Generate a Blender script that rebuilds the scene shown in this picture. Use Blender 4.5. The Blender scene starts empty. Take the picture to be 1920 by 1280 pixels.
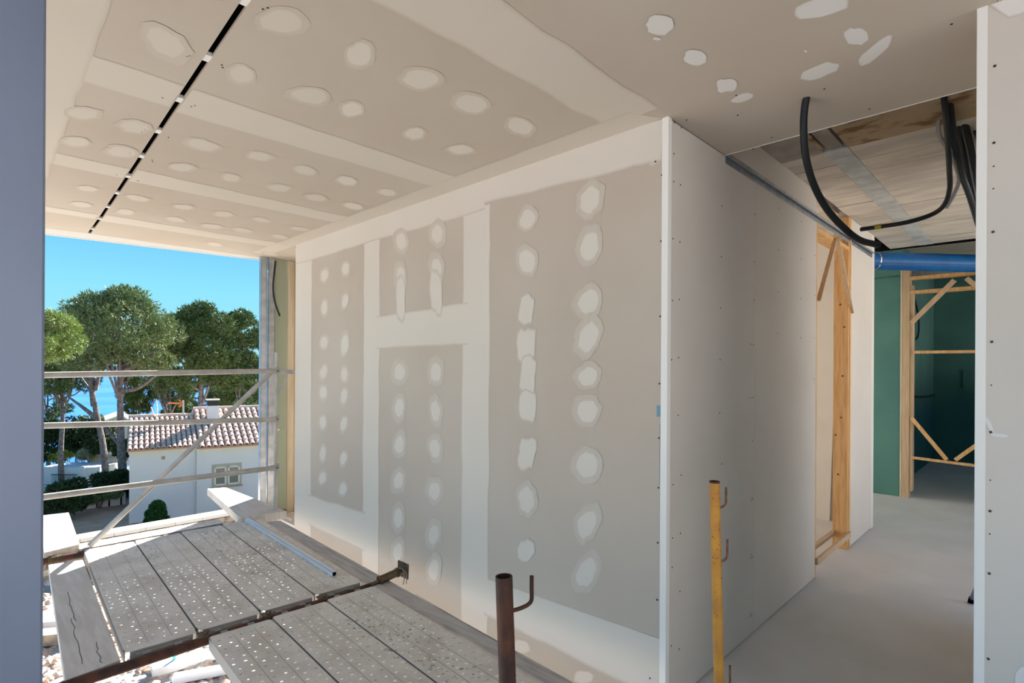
import bpy, bmesh, math, random
import numpy as np
from mathutils import Vector, Matrix
random.seed(7); RNG = np.random.default_rng(7)
PI = math.pi
C = bpy.context.scene
COL = C.collection

# ------------------------------------------------------------------ camera
F_PX, CXP, CYP = 1029.0, 960.0, 690.0
ROLL, YAW = math.radians(.31), math.radians(44.3)
CAM = Vector((-2.183, -1.191, 1.5))
FW = Vector((math.cos(YAW), math.sin(YAW), 0)); RT = Vector((math.sin(YAW), -math.cos(YAW), 0)); UP = Vector((0, 0, 1))
cam = bpy.data.cameras.new('camera'); camo = bpy.data.objects.new('camera', cam); COL.objects.link(camo)
cam.sensor_width = 36; cam.lens = F_PX * 36 / 1920; cam.clip_start = .02; cam.clip_end = 6000
cam.shift_y = (CYP - 640) / 1920
R0 = Matrix((RT, UP, -FW)).transposed()
camo.matrix_world = Matrix.Translation(CAM) @ (R0 @ Matrix.Rotation(ROLL, 3, 'Z')).to_4x4()
C.camera = camo

# ------------------------------------------------------------------ sky, sun, exposure
w = bpy.data.worlds.new('sky'); C.world = w; w.use_nodes = True
nt = w.node_tree; nt.nodes.clear()
tc = nt.nodes.new('ShaderNodeTexCoord'); sp = nt.nodes.new('ShaderNodeSeparateXYZ')
cr = nt.nodes.new('ShaderNodeValToRGB'); bg = nt.nodes.new('ShaderNodeBackground'); wo = nt.nodes.new('ShaderNodeOutputWorld')
nt.links.new(tc.outputs['Generated'], sp.inputs[0]); nt.links.new(sp.outputs['Z'], cr.inputs[0])
nt.links.new(cr.outputs[0], bg.inputs[0]); nt.links.new(bg.outputs[0], wo.inputs[0])
e = cr.color_ramp.elements
e[0].position = 0.0; e[0].color = (.42, .88, 1, 1)
e[1].position = 1.0; e[1].color = (.10, .30, .72, 1)
x = e.new(.12); x.color = (.29, .80, 1, 1)
x = e.new(.24); x.color = (.145, .54, 1, 1)
x = e.new(.50); x.color = (.10, .40, .90, 1)
EXPO = 1.15
bg.inputs[1].default_value = 1 / 2 ** EXPO
SUN_AZ, SUN_EL = math.radians(34), math.radians(28)
sd = Vector((math.cos(SUN_AZ) * math.cos(SUN_EL), math.sin(SUN_AZ) * math.cos(SUN_EL), math.sin(SUN_EL)))
sl = bpy.data.lights.new('sun', 'SUN'); sl.energy = 15; sl.angle = math.radians(.55); sl.color = (1, .96, .91)
so = bpy.data.objects.new('sun', sl); COL.objects.link(so); so.rotation_euler = sd.to_track_quat('Z', 'Y').to_euler()
so.location = (20, 20, 20)
vs = C.view_settings; vs.view_transform = 'Standard'; vs.look = 'None'; vs.gamma = 1; vs.use_curve_mapping = False
vs.exposure = EXPO
C.cycles.max_bounces = 12; C.cycles.diffuse_bounces = 8

# ------------------------------------------------------------------ helpers
def ray(u, v):
    a = (u - CXP) / F_PX; b = -(v - CYP) / F_PX
    c, s = math.cos(ROLL), math.sin(ROLL)
    return RT * (a * c + b * s) + UP * (-a * s + b * c) + FW
def on(u, v, ax, val):                       # the point of the plane axis=val seen at a pixel
    r = ray(u, v); return CAM + r * ((val - CAM[ax]) / r[ax])
def at(u, v, d): return CAM + ray(u, v) * d  # the point at a depth

def mat(name, base, rough=.8, metal=0, noise=None, col2=None, scale=4, thr=(.4, .6), bump=0, bscale=30, detail=4, aniso=None, spec=.3):
    m = bpy.data.materials.new(name); m.use_nodes = True; n = m.node_tree; b = n.nodes['Principled BSDF']
    b.inputs['Base Color'].default_value = (*base, 1); b.inputs['Roughness'].default_value = rough
    b.inputs['Metallic'].default_value = metal; b.inputs['Specular IOR Level'].default_value = spec
    geo = n.nodes.new('ShaderNodeNewGeometry'); src = geo.outputs['Position']
    if aniso:
        mp = n.nodes.new('ShaderNodeMapping'); mp.inputs['Scale'].default_value = aniso
        n.links.new(src, mp.inputs[0]); src = mp.outputs[0]
    if col2:
        t = n.nodes.new('ShaderNodeTexNoise'); t.inputs['Scale'].default_value = scale; t.inputs['Detail'].default_value = detail
        n.links.new(src, t.inputs['Vector'])
        mr = n.nodes.new('ShaderNodeMapRange'); mr.inputs[1].default_value, mr.inputs[2].default_value = thr
        n.links.new(t.outputs[0], mr.inputs[0])
        mx = n.nodes.new('ShaderNodeMix'); mx.data_type = 'RGBA'; mx.inputs[6].default_value = (*base, 1); mx.inputs[7].default_value = (*col2, 1)
        n.links.new(mr.outputs[0], mx.inputs[0]); n.links.new(mx.outputs[2], b.inputs['Base Color'])
    if bump:
        t = n.nodes.new('ShaderNodeTexNoise'); t.inputs['Scale'].default_value = bscale; t.inputs['Detail'].default_value = 5
        n.links.new(src, t.inputs['Vector'])
        bp = n.nodes.new('ShaderNodeBump'); bp.inputs['Strength'].default_value = bump; bp.inputs['Distance'].default_value = .02
        n.links.new(t.outputs[0], bp.inputs['Height']); n.links.new(bp.outputs[0], b.inputs['Normal'])
    return m

class MB:
    """collects shapes, then links them as one mesh object"""
    def __init__(s): s.v = []; s.f = []
    def add(s, vs, fs):
        o = len(s.v); s.v += [tuple(p) for p in vs]; s.f += [tuple(i + o for i in f) for f in fs]; return s
    def box(s, x0, x1, y0, y1, z0, z1, M=None):
        p = [Vector((x, y, z)) for z in (z0, z1) for y in (y0, y1) for x in (x0, x1)]
        if M is not None: p = [M @ q for q in p]
        return s.add(p, [(0, 2, 3, 1), (4, 5, 7, 6), (0, 1, 5, 4), (2, 6, 7, 3), (0, 4, 6, 2), (1, 3, 7, 5)])
    def prism(s, pts, d):                     # polygon swept along vector d
        n = len(pts); d = Vector(d); p = [Vector(q) for q in pts]
        return s.add(p + [q + d for q in p], [tuple(range(n))[::-1], tuple(range(n, 2 * n))] + [(i, (i + 1) % n, n + (i + 1) % n, n + i) for i in range(n)])
    def bar(s, a, b, w, h, up=(0, 0, 1)):     # rectangular bar from a to b
        a, b = Vector(a), Vector(b); d = (b - a).normalized(); up = Vector(up)
        sx = d.cross(up).normalized(); uz = sx.cross(d).normalized()
        q = [a + sx * (i * w / 2) + uz * (j * h / 2) for i, j in ((-1, -1), (1, -1), (1, 1), (-1, 1))]
        return s.prism(q, b - a)
    def tube(s, pts, r, n=12, cap=True):
        pts = [Vector(p) for p in pts]; R = r if isinstance(r, (list, tuple)) else [r] * len(pts)
        o = len(s.v); ref = None
        for i, p in enumerate(pts):
            d = (pts[min(i + 1, len(pts) - 1)] - pts[max(i - 1, 0)]).normalized()
            if ref is None: ref = d.orthogonal().normalized()
            ref = (ref - d * ref.dot(d)).normalized(); b = d.cross(ref)
            s.v += [tuple(p + (ref * math.cos(2 * PI * k / n) + b * math.sin(2 * PI * k / n)) * R[i]) for k in range(n)]
        for i in range(len(pts) - 1):
            for k in range(n):
                s.f.append((o + i * n + k, o + i * n + (k + 1) % n, o + (i + 1) * n + (k + 1) % n, o + (i + 1) * n + k))
        if cap:
            s.f.append(tuple(o + k for k in range(n))[::-1]); s.f.append(tuple(o + (len(pts) - 1) * n + k for k in range(n)))
        return s
    def pipe(s, a, b, ro, ri, n=16):          # hollow tube
        a, b = Vector(a), Vector(b); d = (b - a).normalized(); u = d.orthogonal().normalized(); t = d.cross(u)
        o = len(s.v)
        for p, r in ((a, ro), (b, ro), (b, ri), (a, ri)):
            s.v += [tuple(p + (u * math.cos(2 * PI * k / n) + t * math.sin(2 * PI * k / n)) * r) for k in range(n)]
        for i in range(4):
            for k in range(n):
                j = (i + 1) % 4; s.f.append((o + i * n + k, o + i * n + (k + 1) % n, o + j * n + (k + 1) % n, o + j * n + k))
        return s
    def mesh(s, name, m):
        me = bpy.data.meshes.new(name); me.from_pydata(s.v, [], s.f); me.materials.append(m); me.update(); return me
    def build(s, name, m, parent=None, smooth=False, bevel=0):
        me = s.mesh(name, m); o = link(name, me, parent)
        if smooth:
            me.shade_smooth()
            md = None
            try: me.set_sharp_from_angle(angle=math.radians(35))
            except Exception: pass
        if bevel:
            b = o.modifiers.new('bevel', 'BEVEL'); b.width = bevel; b.segments = 2; b.limit_method = 'ANGLE'
        return o
def link(name, me, parent=None):
    o = bpy.data.objects.new(name, me); COL.objects.link(o)
    if parent is not None:
        o.parent = parent; o.matrix_parent_inverse = parent.matrix_basis.inverted()
    return o
def tag(o, label, cat, group=None, kind=None):
    o['label'] = label; o['category'] = cat
    if group: o['group'] = group
    if kind: o['kind'] = kind
    return o
def thing(name, loc, label, cat, group=None, rz=0):
    o = bpy.data.objects.new(name, None); COL.objects.link(o); o.location = loc; o.rotation_euler = (0, 0, rz); o.empty_display_size = .1
    return tag(o, label, cat, group)
def stuff(o): o['kind'] = 'stuff'; return o
def struct(o, label=None):
    o['kind'] = 'structure'
    if label: o['label'] = label
    return o
def smooth_path(pts, n=8):                    # Catmull-Rom
    P = [Vector(p) for p in pts]; P = [P[0] * 2 - P[1]] + P + [P[-1] * 2 - P[-2]]; out = []
    for i in range(1, len(P) - 2):
        for k in range(n):
            t = k / n; a, b, c, d = P[i - 1:i + 3]
            out.append(.5 * ((2 * b) + (c - a) * t + (2 * a - 5 * b + 4 * c - d) * t * t + (3 * b - a - 3 * c + d) * t ** 3))
    return out + [P[-2]]

# ------------------------------------------------------------------ materials
BOARD = dict(base=(.51, .44, .365), col2=(.55, .49, .415))
M = {}
M['board'] = mat('plasterboard_paper', BOARD['base'], .9, col2=BOARD['col2'], scale=1.1, thr=(.35, .65), bump=.03, bscale=200)
M['board_grey'] = mat('raw_plasterboard', (.64, .59, .53), .9, col2=(.67, .62, .56), scale=1.5, bump=.03, bscale=200)
M['compound'] = mat('joint_compound', (.74, .70, .63), .85, col2=(.78, .74, .67), scale=2)
M['white_comp'] = mat('fresh_compound', (.76, .74, .71), .8)
M['edgestrip'] = mat('smooth_edge_strip', (.60, .59, .56), .9)
M['bead'] = mat('white_corner_bead', (.86, .84, .80), .5)
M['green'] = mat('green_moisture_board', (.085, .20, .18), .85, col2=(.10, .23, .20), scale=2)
M['greenpale'] = mat('pale_green_board', (.36, .40, .29), .8)
M['concrete'] = mat('slab_concrete', (.66, .59, .50), .9, col2=(.54, .48, .41), scale=3, bump=.2, bscale=25, aniso=(3, 1, 1))
M['concrete2'] = mat('slab_concrete_stained', (.42, .38, .33), .9, col2=(.30, .26, .22), scale=5, bump=.3, bscale=25)
M['rust'] = mat('rusty_stained_board', (.42, .31, .19), .9, col2=(.22, .12, .05), scale=7, thr=(.5, .62), bump=.3, bscale=40, aniso=(1.6, 1, 1))
M['beam'] = mat('grey_joint_mortar', (.44, .45, .43), .8, col2=(.55, .57, .55), scale=8, bump=.4, bscale=20)
M['floor'] = mat('dusty_plaster_floor', (.76, .74, .71), .9, col2=(.68, .66, .63), scale=2.2, thr=(.3, .7), bump=.15, bscale=14)
M['galv'] = mat('galvanised_steel', (.50, .52, .54), .42, .85, col2=(.38, .41, .43), scale=12, bump=.05)
M['galvdull'] = mat('dull_galvanised_tube', (.50, .48, .45), .5, .3, col2=(.37, .355, .33), scale=9, thr=(.35, .65), bump=.1, bscale=50)
M['alu'] = mat('aluminium_channel', (.74, .77, .82), .4, .25)
M['black'] = mat('flat_black', (.004, .004, .004), .9, spec=.05)
M['hose'] = mat('black_conduit', (.012, .014, .016), .45)
M['hosegrey'] = mat('grey_conduit', (.35, .34, .33), .5)
M['yellowtape'] = mat('yellow_tape', (.45, .38, .05), .6)
M['blue'] = mat('blue_pvc_wrap', (.010, .12, .34), .4, col2=(.008, .09, .28), scale=5)
M['foil'] = mat('silver_foil_duct', (.55, .55, .53), .35, .8, bump=.8, bscale=20)
M['wood'] = mat('pine_timber', (.72, .44, .20), .65, col2=(.62, .34, .13), scale=6, thr=(.42, .62), bump=.1, bscale=30, aniso=(6, 6, .7))
M['woodpale'] = mat('pale_battens', (.60, .43, .27), .7, col2=(.54, .37, .22), scale=9, aniso=(6, 6, .5))
M['knot'] = mat('wood_knot', (.22, .09, .03), .7)
M['woodgrey'] = mat('weathered_board', (.52, .48, .44), .85, col2=(.38, .35, .32), scale=5, thr=(.42, .66), bump=.25, bscale=30, aniso=(8, 1, 1))
M['woodlight'] = mat('pale_scaffold_board', (.66, .60, .53), .85, col2=(.58, .52, .45), scale=4, bump=.2, bscale=30, aniso=(9, 1, 1))
M['deck'] = mat('dusty_steel_deck', (.72, .66, .58), .8, .0, col2=(.58, .52, .44), scale=5, thr=(.42, .70), bump=.35, bscale=45)
M['deckside'] = mat('steel_flange', (.34, .33, .31), .6, .3)
M['mortar'] = mat('dried_mortar_dust', (.50, .45, .38), .95, col2=(.36, .31, .25), scale=16, bump=.9, bscale=60)
M['rusttube'] = mat('rusty_tube', (.10, .038, .020), .6, .1, col2=(.045, .022, .018), scale=14, thr=(.4, .6), bump=.15, bscale=60)
M['rustdark'] = mat('dark_rusty_steel', (.13, .085, .045), .55, .2, col2=(.06, .04, .025), scale=20, bump=.3, bscale=40)
M['hook'] = mat('worn_steel_hook', (.26, .235, .20), .55, .4)
M['yellow'] = mat('yellow_painted_tube', (.62, .29, .045), .5, 0, col2=(.50, .22, .04), scale=9, bump=.1)
M['bluegrey'] = mat('blue_grey_steel', (.20, .235, .32), .42, .25, col2=(.155, .185, .26), scale=3, thr=(.35, .65), bump=.04, bscale=14, aniso=(1, 1, .4))
M['cream'] = mat('cream_insulation_post', (.58, .48, .33), .8, col2=(.66, .57, .42), scale=5, bump=.1, aniso=(3, 3, .6))
M['hookrust'] = mat('rusty_hook_rod', (.26, .12, .07), .6, .1, col2=(.12, .06, .04), scale=40)
M['screw'] = mat('dark_screw', (.06, .05, .045), .5, .4)
M['stamp'] = mat('blue_print', (.20, .34, .40), .9)
# compound laid over paper: the 'cover' value of the vertices says how thick it lies
def comp_mat(name, over, top, top2):
    m = mat(name, over['base'], .88, col2=over['col2'], scale=1.1, thr=(.35, .65)); n = m.node_tree; b = n.nodes['Principled BSDF']
    paper = b.inputs['Base Color'].links[0].from_socket
    at_ = n.nodes.new('ShaderNodeAttribute'); at_.attribute_name = 'cover'
    geo = n.nodes.new('ShaderNodeNewGeometry'); t = n.nodes.new('ShaderNodeTexNoise'); t.inputs['Scale'].default_value = 26; t.inputs['Detail'].default_value = 3
    n.links.new(geo.outputs['Position'], t.inputs['Vector'])
    a = n.nodes.new('ShaderNodeMath'); a.operation = 'MULTIPLY_ADD'; a.inputs[1].default_value = .22
    s = n.nodes.new('ShaderNodeMath'); s.operation = 'SUBTRACT'; s.inputs[1].default_value = .5
    n.links.new(t.outputs[0], s.inputs[0]); n.links.new(s.outputs[0], a.inputs[0]); n.links.new(at_.outputs['Fac'], a.inputs[2])
    mr = n.nodes.new('ShaderNodeMapRange'); mr.interpolation_type = 'SMOOTHSTEP'; mr.inputs[1].default_value = -.08; mr.inputs[2].default_value = .85
    n.links.new(a.outputs[0], mr.inputs[0])
    t2 = n.nodes.new('ShaderNodeTexNoise'); t2.inputs['Scale'].default_value = 1.6
    n.links.new(geo.outputs['Position'], t2.inputs['Vector'])
    c = n.nodes.new('ShaderNodeMix'); c.data_type = 'RGBA'; c.inputs[6].default_value = (*top, 1); c.inputs[7].default_value = (*top2, 1)
    n.links.new(t2.outputs[0], c.inputs[0])
    mx = n.nodes.new('ShaderNodeMix'); mx.data_type = 'RGBA'; n.links.new(mr.outputs[0], mx.inputs[0])
    n.links.new(paper, mx.inputs[6]); n.links.new(c.outputs[2], mx.inputs[7]); n.links.new(mx.outputs[2], b.inputs['Base Color'])
    gt = n.nodes.new('ShaderNodeMath'); gt.operation = 'GREATER_THAN'; gt.inputs[1].default_value = .2; n.links.new(a.outputs[0], gt.inputs[0]); n.links.new(gt.outputs[0], b.inputs['Alpha'])
    return m
M['skim'] = comp_mat('skim_over_paper', BOARD, (.66, .61, .53), (.70, .655, .585))
M['skimceil'] = comp_mat('thin_skim_over_paper', BOARD, (.61, .555, .475), (.645, .595, .52))
M['skimwhite'] = comp_mat('white_skim_over_paper', BOARD, (.74, .72, .69), (.78, .76, .73))

# thin layers of compound: (centre, rings) or band quads on a plane; each is raised a little more than the one before
LAY = [0]
def lift(P, ax, sgn, k=None):
    q = Vector(P); q[ax] += sgn * (.0006 + .00002 * (LAY[0] if k is None else k)); return q
def skim_mesh(name, rings, cov, parent, m, ax, sgn, centre=True):
    LAY[0] += 1; k = LAY[0] % 60
    v = []; c = []; f = []; n = len(rings[0])
    if centre:
        v.append(lift(sum((Vector(p) for p in rings[0]), Vector()) / n, ax, sgn, k)); c.append(cov[0])
    o = len(v)
    for r, cv in zip(rings, cov):
        for p in r: v.append(lift(p, ax, sgn, k)); c.append(cv)
    if centre:
        for i in range(n): f.append((0, o + i, o + (i + 1) % n))
    else: f.append(tuple(o + i for i in range(n)))
    for j in range(len(rings) - 1):
        for i in range(n):
            a, b = o + j * n + i, o + j * n + (i + 1) % n
            f.append((a, a + n, b + n, b))
    me = bpy.data.meshes.new(name); me.from_pydata([tuple(q) for q in v], [], f); me.materials.append(m); me.update()
    A = me.attributes.new('cover', 'FLOAT', 'POINT'); A.data.foreach_set('value', c)
    return link(name, me, parent)
def patch(u, v, wd, ht, rot, ax, val, sgn, parent, m, halo=1.5, hc=.30, n=16, sq=0, name='compound_patch'):
    rings = [[], [], [], []]; ph = random.random() * 6; amp = [random.uniform(-.10, .10) for _ in range(n)]
    hk = min(.12, max(0, halo - 1.1) * .4); hx, hy = random.uniform(-hk, hk), random.uniform(-hk, hk)
    cr_, sr_ = math.cos(rot), math.sin(rot)
    for i in range(n):
        a = 2 * PI * i / n + .1; r = 1 + .10 * math.sin(2 * a + ph) + amp[i]
        ca, sa = math.cos(a), math.sin(a)
        if sq: g = 1 / max(abs(ca), abs(sa)) ** sq; ca *= g; sa *= g
        for j, (s_, off) in enumerate(((.84, 0), (1.0, .2), (max(halo * .92, 1.01), 1), (max(halo * 1.1, 1.07), 1))):
            px = (ca * r * s_ + hx * off) * wd / 2; py = (sa * r * s_ + hy * off) * ht / 2
            rings[j].append(on(u + px * cr_ - py * sr_, v + px * sr_ + py * cr_, ax, val))
    return skim_mesh(name, rings, [1, hc, hc * .8 if hc > .1 else 0, 0], parent, m, ax, sgn)
def band(quad, ax, val, sgn, parent, m, feather=.03, name='joint_band', wob=.006, seg=.12, sides=(1, 1, 1, 1)):
    """strip of compound; quad = four corners in the two in-plane axes; wobbly feathered edges"""
    ia = [i for i in range(3) if i != ax]; Q = [Vector((q[0], q[1])) for q in quad]
    c = sum(Q, Vector((0, 0))) / 4; inner = []; outer = []
    for i in range(4):
        a, b = Q[i], Q[(i + 1) % 4]; d = (b - a); L = d.length; d.normalize(); nn = Vector((d.y, -d.x))
        if nn.dot(c - a) > 0: nn = -nn
        k = max(1, int(L / seg))
        for j in range(k):
            p = a + d * L * j / k; wv = random.uniform(-wob, wob) if j else 0
            fo = feather * sides[i]
            dirn = nn if j else (nn * sides[i] + (-(Q[i - 1] - a).normalized()) * sides[i - 1] * 1.0)
            if j == 0:
                pn = (a - Q[i - 1]).normalized()
                dirn = Vector((0, 0)) + nn * sides[i] + pn * 0
                d0 = (Q[i] - Q[i - 1]).normalized(); n0 = Vector((d0.y, -d0.x))
                if n0.dot(c - a) > 0: n0 = -n0
                outv = nn * feather * sides[i] + n0 * feather * sides[i - 1]
            else: outv = nn * feather * sides[i]
            inner.append(p + nn * wv * sides[i]); outer.append(p + nn * wv * sides[i] + outv)
    def W(q):
        P = [0, 0, 0]; P[ax] = val; P[ia[0]] = q.x; P[ia[1]] = q.y; return Vector(P)
    return skim_mesh(name, [[W(p) for p in inner], [W(p) for p in outer]], [1, 0], parent, m, ax, sgn, centre=False)

# ------------------------------------------------------------------ setting: ground, building shell
exec_parts = []
RW0, RW1 = at(80, 1030, 1), at(445, 963, 1)
RW0 = on(60, 1034, 2, -2.2); RW1 = on(470, 958, 2, -2.2)
rdir = (RW1 - RW0); rdir.z = 0; rdir.normalize(); rnor = Vector((-rdir.y, rdir.x, 0))
def ground_z(s):
    if s < 0: return -3.0
    if s < 17: return -4.6
    if s < 55: return -4.6 - (s - 17) * .12
    return -9.2 - (s - 55) * .55
M['earth'] = mat('pale_earth', (.47, .43, .38), .95, col2=(.36, .31, .26), scale=.8, bump=.5, bscale=6)
M['brownpaving'] = mat('brown_paving', (.60, .30, .17), .9, col2=(.66, .36, .22), scale=1.5)
M['scrub'] = mat('scrub_soil', (.16, .15, .09), .95, col2=(.10, .11, .05), scale=.6)
m = MB(); ss = [-60, -.02, 0, 17, 25, 40, 55, 75]; ts = [-70, 90]
for i in range(len(ss) - 1):
    for a in (0,):
        s0, s1 = ss[i], ss[i + 1]
        if i == 0: zz0 = zz1 = -3.0
        elif i == 1: zz0, zz1 = -3.0, -4.6
        else: zz0, zz1 = ground_z(s0), ground_z(s1)
        P = [RW0 + rdir * t + rnor * s for s, t in ((s0, -70), (s0, 90), (s1, 90), (s1, -70))]
        m.add([(p.x, p.y, z) for p, z in zip(P, (zz0, zz0, zz1, zz1))], [(0, 1, 2, 3)])
g = m.build('ground', M['earth']); g.data.materials.append(M['scrub'])
for i, p in enumerate(g.data.polygons): p.material_index = 1 if i >= 2 else 0
struct(g, 'pale building ground and darker scrub falling to the sea')
M['sea'] = mat('sea_water', (.012, .10, .36), .35, col2=(.02, .14, .44), scale=.02, spec=.5)
m = MB(); m.add([(-3000, -500, -25), (4000, -500, -25), (4000, 5000, -25), (-3000, 5000, -25)], [(0, 1, 2, 3)])
struct(m.build('sea', M['sea']), 'deep blue sea showing between the trunks')

H = 2.6
fl = MB(); fl.box(-3.6, 1.0, -5.2, 0, -.28, 0); fl.box(1.0, 10, -2.7, 0, -.28, 0); fl.box(.1, 10, 0, 4.4, -.28, 0)
floor = struct(fl.build('floor', M['floor']), 'dusty pale plaster floor of the corridor')
# roof slab
EDGE_A, EDGE_B = Vector((-3.4, 5.03)), Vector((.45, 4.54))
def edge_y(x): return EDGE_A.y + (EDGE_B.y - EDGE_A.y) * (x - EDGE_A.x) / (EDGE_B.x - EDGE_A.x)
roof = MB(); roof.prism([(-3.4, -5.2, 3.15), (1.0, -5.2, 3.15), (1.0, -2.7, 3.15), (4.75, -2.7, 3.15), (4.75, 4.4, 3.15), (.45, edge_y(.45), 3.15), (-3.4, edge_y(-3.4), 3.15)], (0, 0, .3))
roof.box(4.75, 10, -2.7, 4.4, 3.15, 3.45)
struct(roof.build('roof_slab', M['concrete']), 'concrete roof slab above the boards')

# ---- wall A: the patched wall
wallA = MB().box(.015, .1, .016, 3.68, -1.4, 2.62).build('wall_left', M['board']); struct(wallA, 'patched plasterboard wall with compound bands and screw spots')
def sheetA(y0, y1, z0, z1): return MB().box(0, .0145, y0, y1, z0, z1).build('plasterboard', M['board'], wallA)
sheetA(2.402, 3.68, -1.4, 2.6); sheetA(1.252, 2.398, 1.76, 2.6); sheetA(1.252, 2.398, -1.4, 1.757); sheetA(.0, 1.248, -1.4, 2.6)
BA = lambda q, **k: band(q, 0, 0, -1, wallA, M['skim'], **k)
BA([(3.68, 2.47), (3.38, 2.47), (3.38, -.2), (3.68, -.2)], sides=(0, 1, 0, 0), feather=.03)
BA([(2.49, 2.44), (2.305, 2.44), (2.305, -.2), (2.49, -.2)], sides=(0, 1, 0, 1), feather=.025)
BA([(1.345, 2.45), (1.14, 2.45), (1.14, -.2), (1.345, -.2)], sides=(0, 1, 0, 1), feather=.025)
BA([(2.33, 1.855), (2.33, 1.655), (1.31, 1.66), (1.31, 1.875)], sides=(0, 1, 0, 1), feather=.025)
BA([(3.41, .365), (3.41, .165), (2.47, .145), (2.47, .385)], sides=(0, 1, 0, 1), feather=.035)
BA([(1.16, .275), (1.16, .09), (.04, .075), (.04, .315)], sides=(0, 1, 1, 0), feather=.035)
BA([(3.68, 2.6), (3.68, 2.455), (2.29, 2.435), (1.12, 2.452), (1.12, 2.485), (.045, 2.44), (.02, 2.6)] if False else [(3.68, 2.6), (3.68, 2.452), (1.17, 2.452), (1.17, 2.6)], sides=(0, 1, 0, 0), feather=.03)
BA([(1.17, 2.6), (1.17, 2.487), (.045, 2.44), (.02, 2.6)], sides=(0, 1, 1, 0), feather=.03)
PA = lambda u, v, w_, h_, r=0, **k: patch(u, v, w_, h_, r, 0, 0, -1, wallA, M['skim'], **k)
for u, L in {607: (520, 580, 646, 700, 739, 795, 854, 900), 646: (507, 568, 649, 705, 745, 797, 862, 920)}.items():
    for i, v in enumerate(L): PA(u, v, 12, 25 if not (u == 646 and i == 2) else 42, .1, halo=1.5)
for v in (454, 520, 700, 766, 836, 903, 973, 1037): PA(750, v, 18, 34, halo=1.7)
for v in (440, 504, 700, 772, 842, 922, 1003, 1070): PA(817, v, 19, 38, halo=1.7)
PA(750, 562, 16, 70, sq=.8, hc=.5, halo=1.15); PA(816, 550, 19, 74, sq=.8, hc=.5, halo=1.15)
for v, h_, s_ in ((411, 38, 0), (490, 48, 0), (580, 50, .5), (646, 62, .9), (702, 64, .9), (760, 60, .7), (850, 60, .9), (936, 48, 0), (1032, 42, .3)):
    PA(986 if v < 700 else 990, v, 30, h_, .05, halo=1.45 if not s_ else 1.12, sq=s_)
for v, h_ in ((373, 52), (461, 56), (564, 50), (630, 58), (705, 36), (769, 46), (870, 52), (981, 54), (1071, 54)):
    PA(1103, v, 36, h_, .15, halo=1.55)
PA(982, 1212, 34, 26, halo=1.2); PA(1100, 1268, 40, 22, halo=1.2); PA(1216, 268, 34, 70, -.3, hc=.6, halo=1.2)
s = MB()
def screw(mb, P, nrm, r=.0045):
    n = Vector(nrm); mb.tube([Vector(P) - n * .001, Vector(P) + n * .0018], r, 6)
for v in (325, 449, 590, 716, 818, 911, 1014, 1121): screw(s, on(1237, v, 0, 0), (-1, 0, 0))
for v in (300, 1268): screw(s, on(1225, v, 0, 0), (-1, 0, 0))
stuff(s.build('screw_heads', M['screw'], wallA))
MB().add([on(1232, 757, 0, -.0008), on(1243, 757, 0, -.0008), on(1243, 778, 0, -.0008), on(1232, 778, 0, -.0008)], [(0, 1, 2, 3)]).build('printed_stamp', M['stamp'], wallA)
m = MB()
for i in range(26):
    v = 792 + i * 4.4; m.add([on(a, b, 0, -.0008) for a, b in ((1238, v), (1239.4, v), (1239.4, v + 2.6), (1238, v + 2.6))], [(0, 1, 2, 3)])
stuff(m.build('printed_line', M['stamp'], wallA))
b1 = MB(); b1.box(-.002, .012, .004, .024, -.1, 2.6); b1.box(-.002, .028, -.006, .004, 0, 2.6)
struct(b1.build('trim_1', M['bead']), 'white corner bead on the edge of the patched wall')

# ---- wall B: corridor wall, doorway x 2.16..3.06
wallB = MB(); wallB.box(.03, 2.16, .0145, .1, 0, 3.15); wallB.box(3.13, 3.9, .0145, .1, 0, 3.15)
wallB = struct(wallB.build('wall_back', M['board_grey']), 'raw grey plasterboard corridor wall with screw rows')
def sheetB(x0, x1, z0, z1): return MB().box(x0, x1, 0, .0142, z0, z1).build('plasterboard', M['board_grey'], wallB)
xs_ = 1.018
sheetB(.028, xs_ - .001, .012, 2.597); sheetB(xs_ + .001, 2.16, .012, 2.597); sheetB(3.13, 3.9, .012, 2.78); sheetB(.62, 2.16, 2.601, 2.78)
s = MB()
for u, vs_ in ((1259, (226, 285, 337, 444, 560, 671)), (1272, (236, 343, 450, 558, 667, 775)), (1350, (382, 477, 573, 670, 770)), (1457, (385, 463, 542, 620)), (1412, (336, 397, 486, 558, 642, 740, 822, 928, 1035, 1145)), (1407, (640, 741)),
               (1500, (409, 480, 554, 627)), (1526, (473, 548, 627, 704)), (1355, (865, 1080)), (1264, (905, 1005, 1060, 1207)), (1279, (887, 996, 1105, 1213))):
    for v in vs_: screw(s, on(u, v, 1, 0), (0, -1, 0), .0035)
for v in (931, 1039, 1148): screw(s, on(1414, v, 1, 0), (0, -1, 0), .0035); screw(s, on(1411, v + 2, 1, 0), (0, -1, 0), .0035)
stuff(s.build('screw_heads', M['screw'], wallB))
tr = MB(); tr.box(.60, 3.9, -.022, 0, 2.601, 2.603); tr.box(.60, 3.9, -.002, -.0005, 2.56, 2.603); tr.box(.60, 3.9, -.024, -.022, 2.585, 2.603)
tag(tr.build('ceiling_track', M['galv']), 'galvanised metal channel fixed along the top of the grey corridor wall', 'rail')

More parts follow.
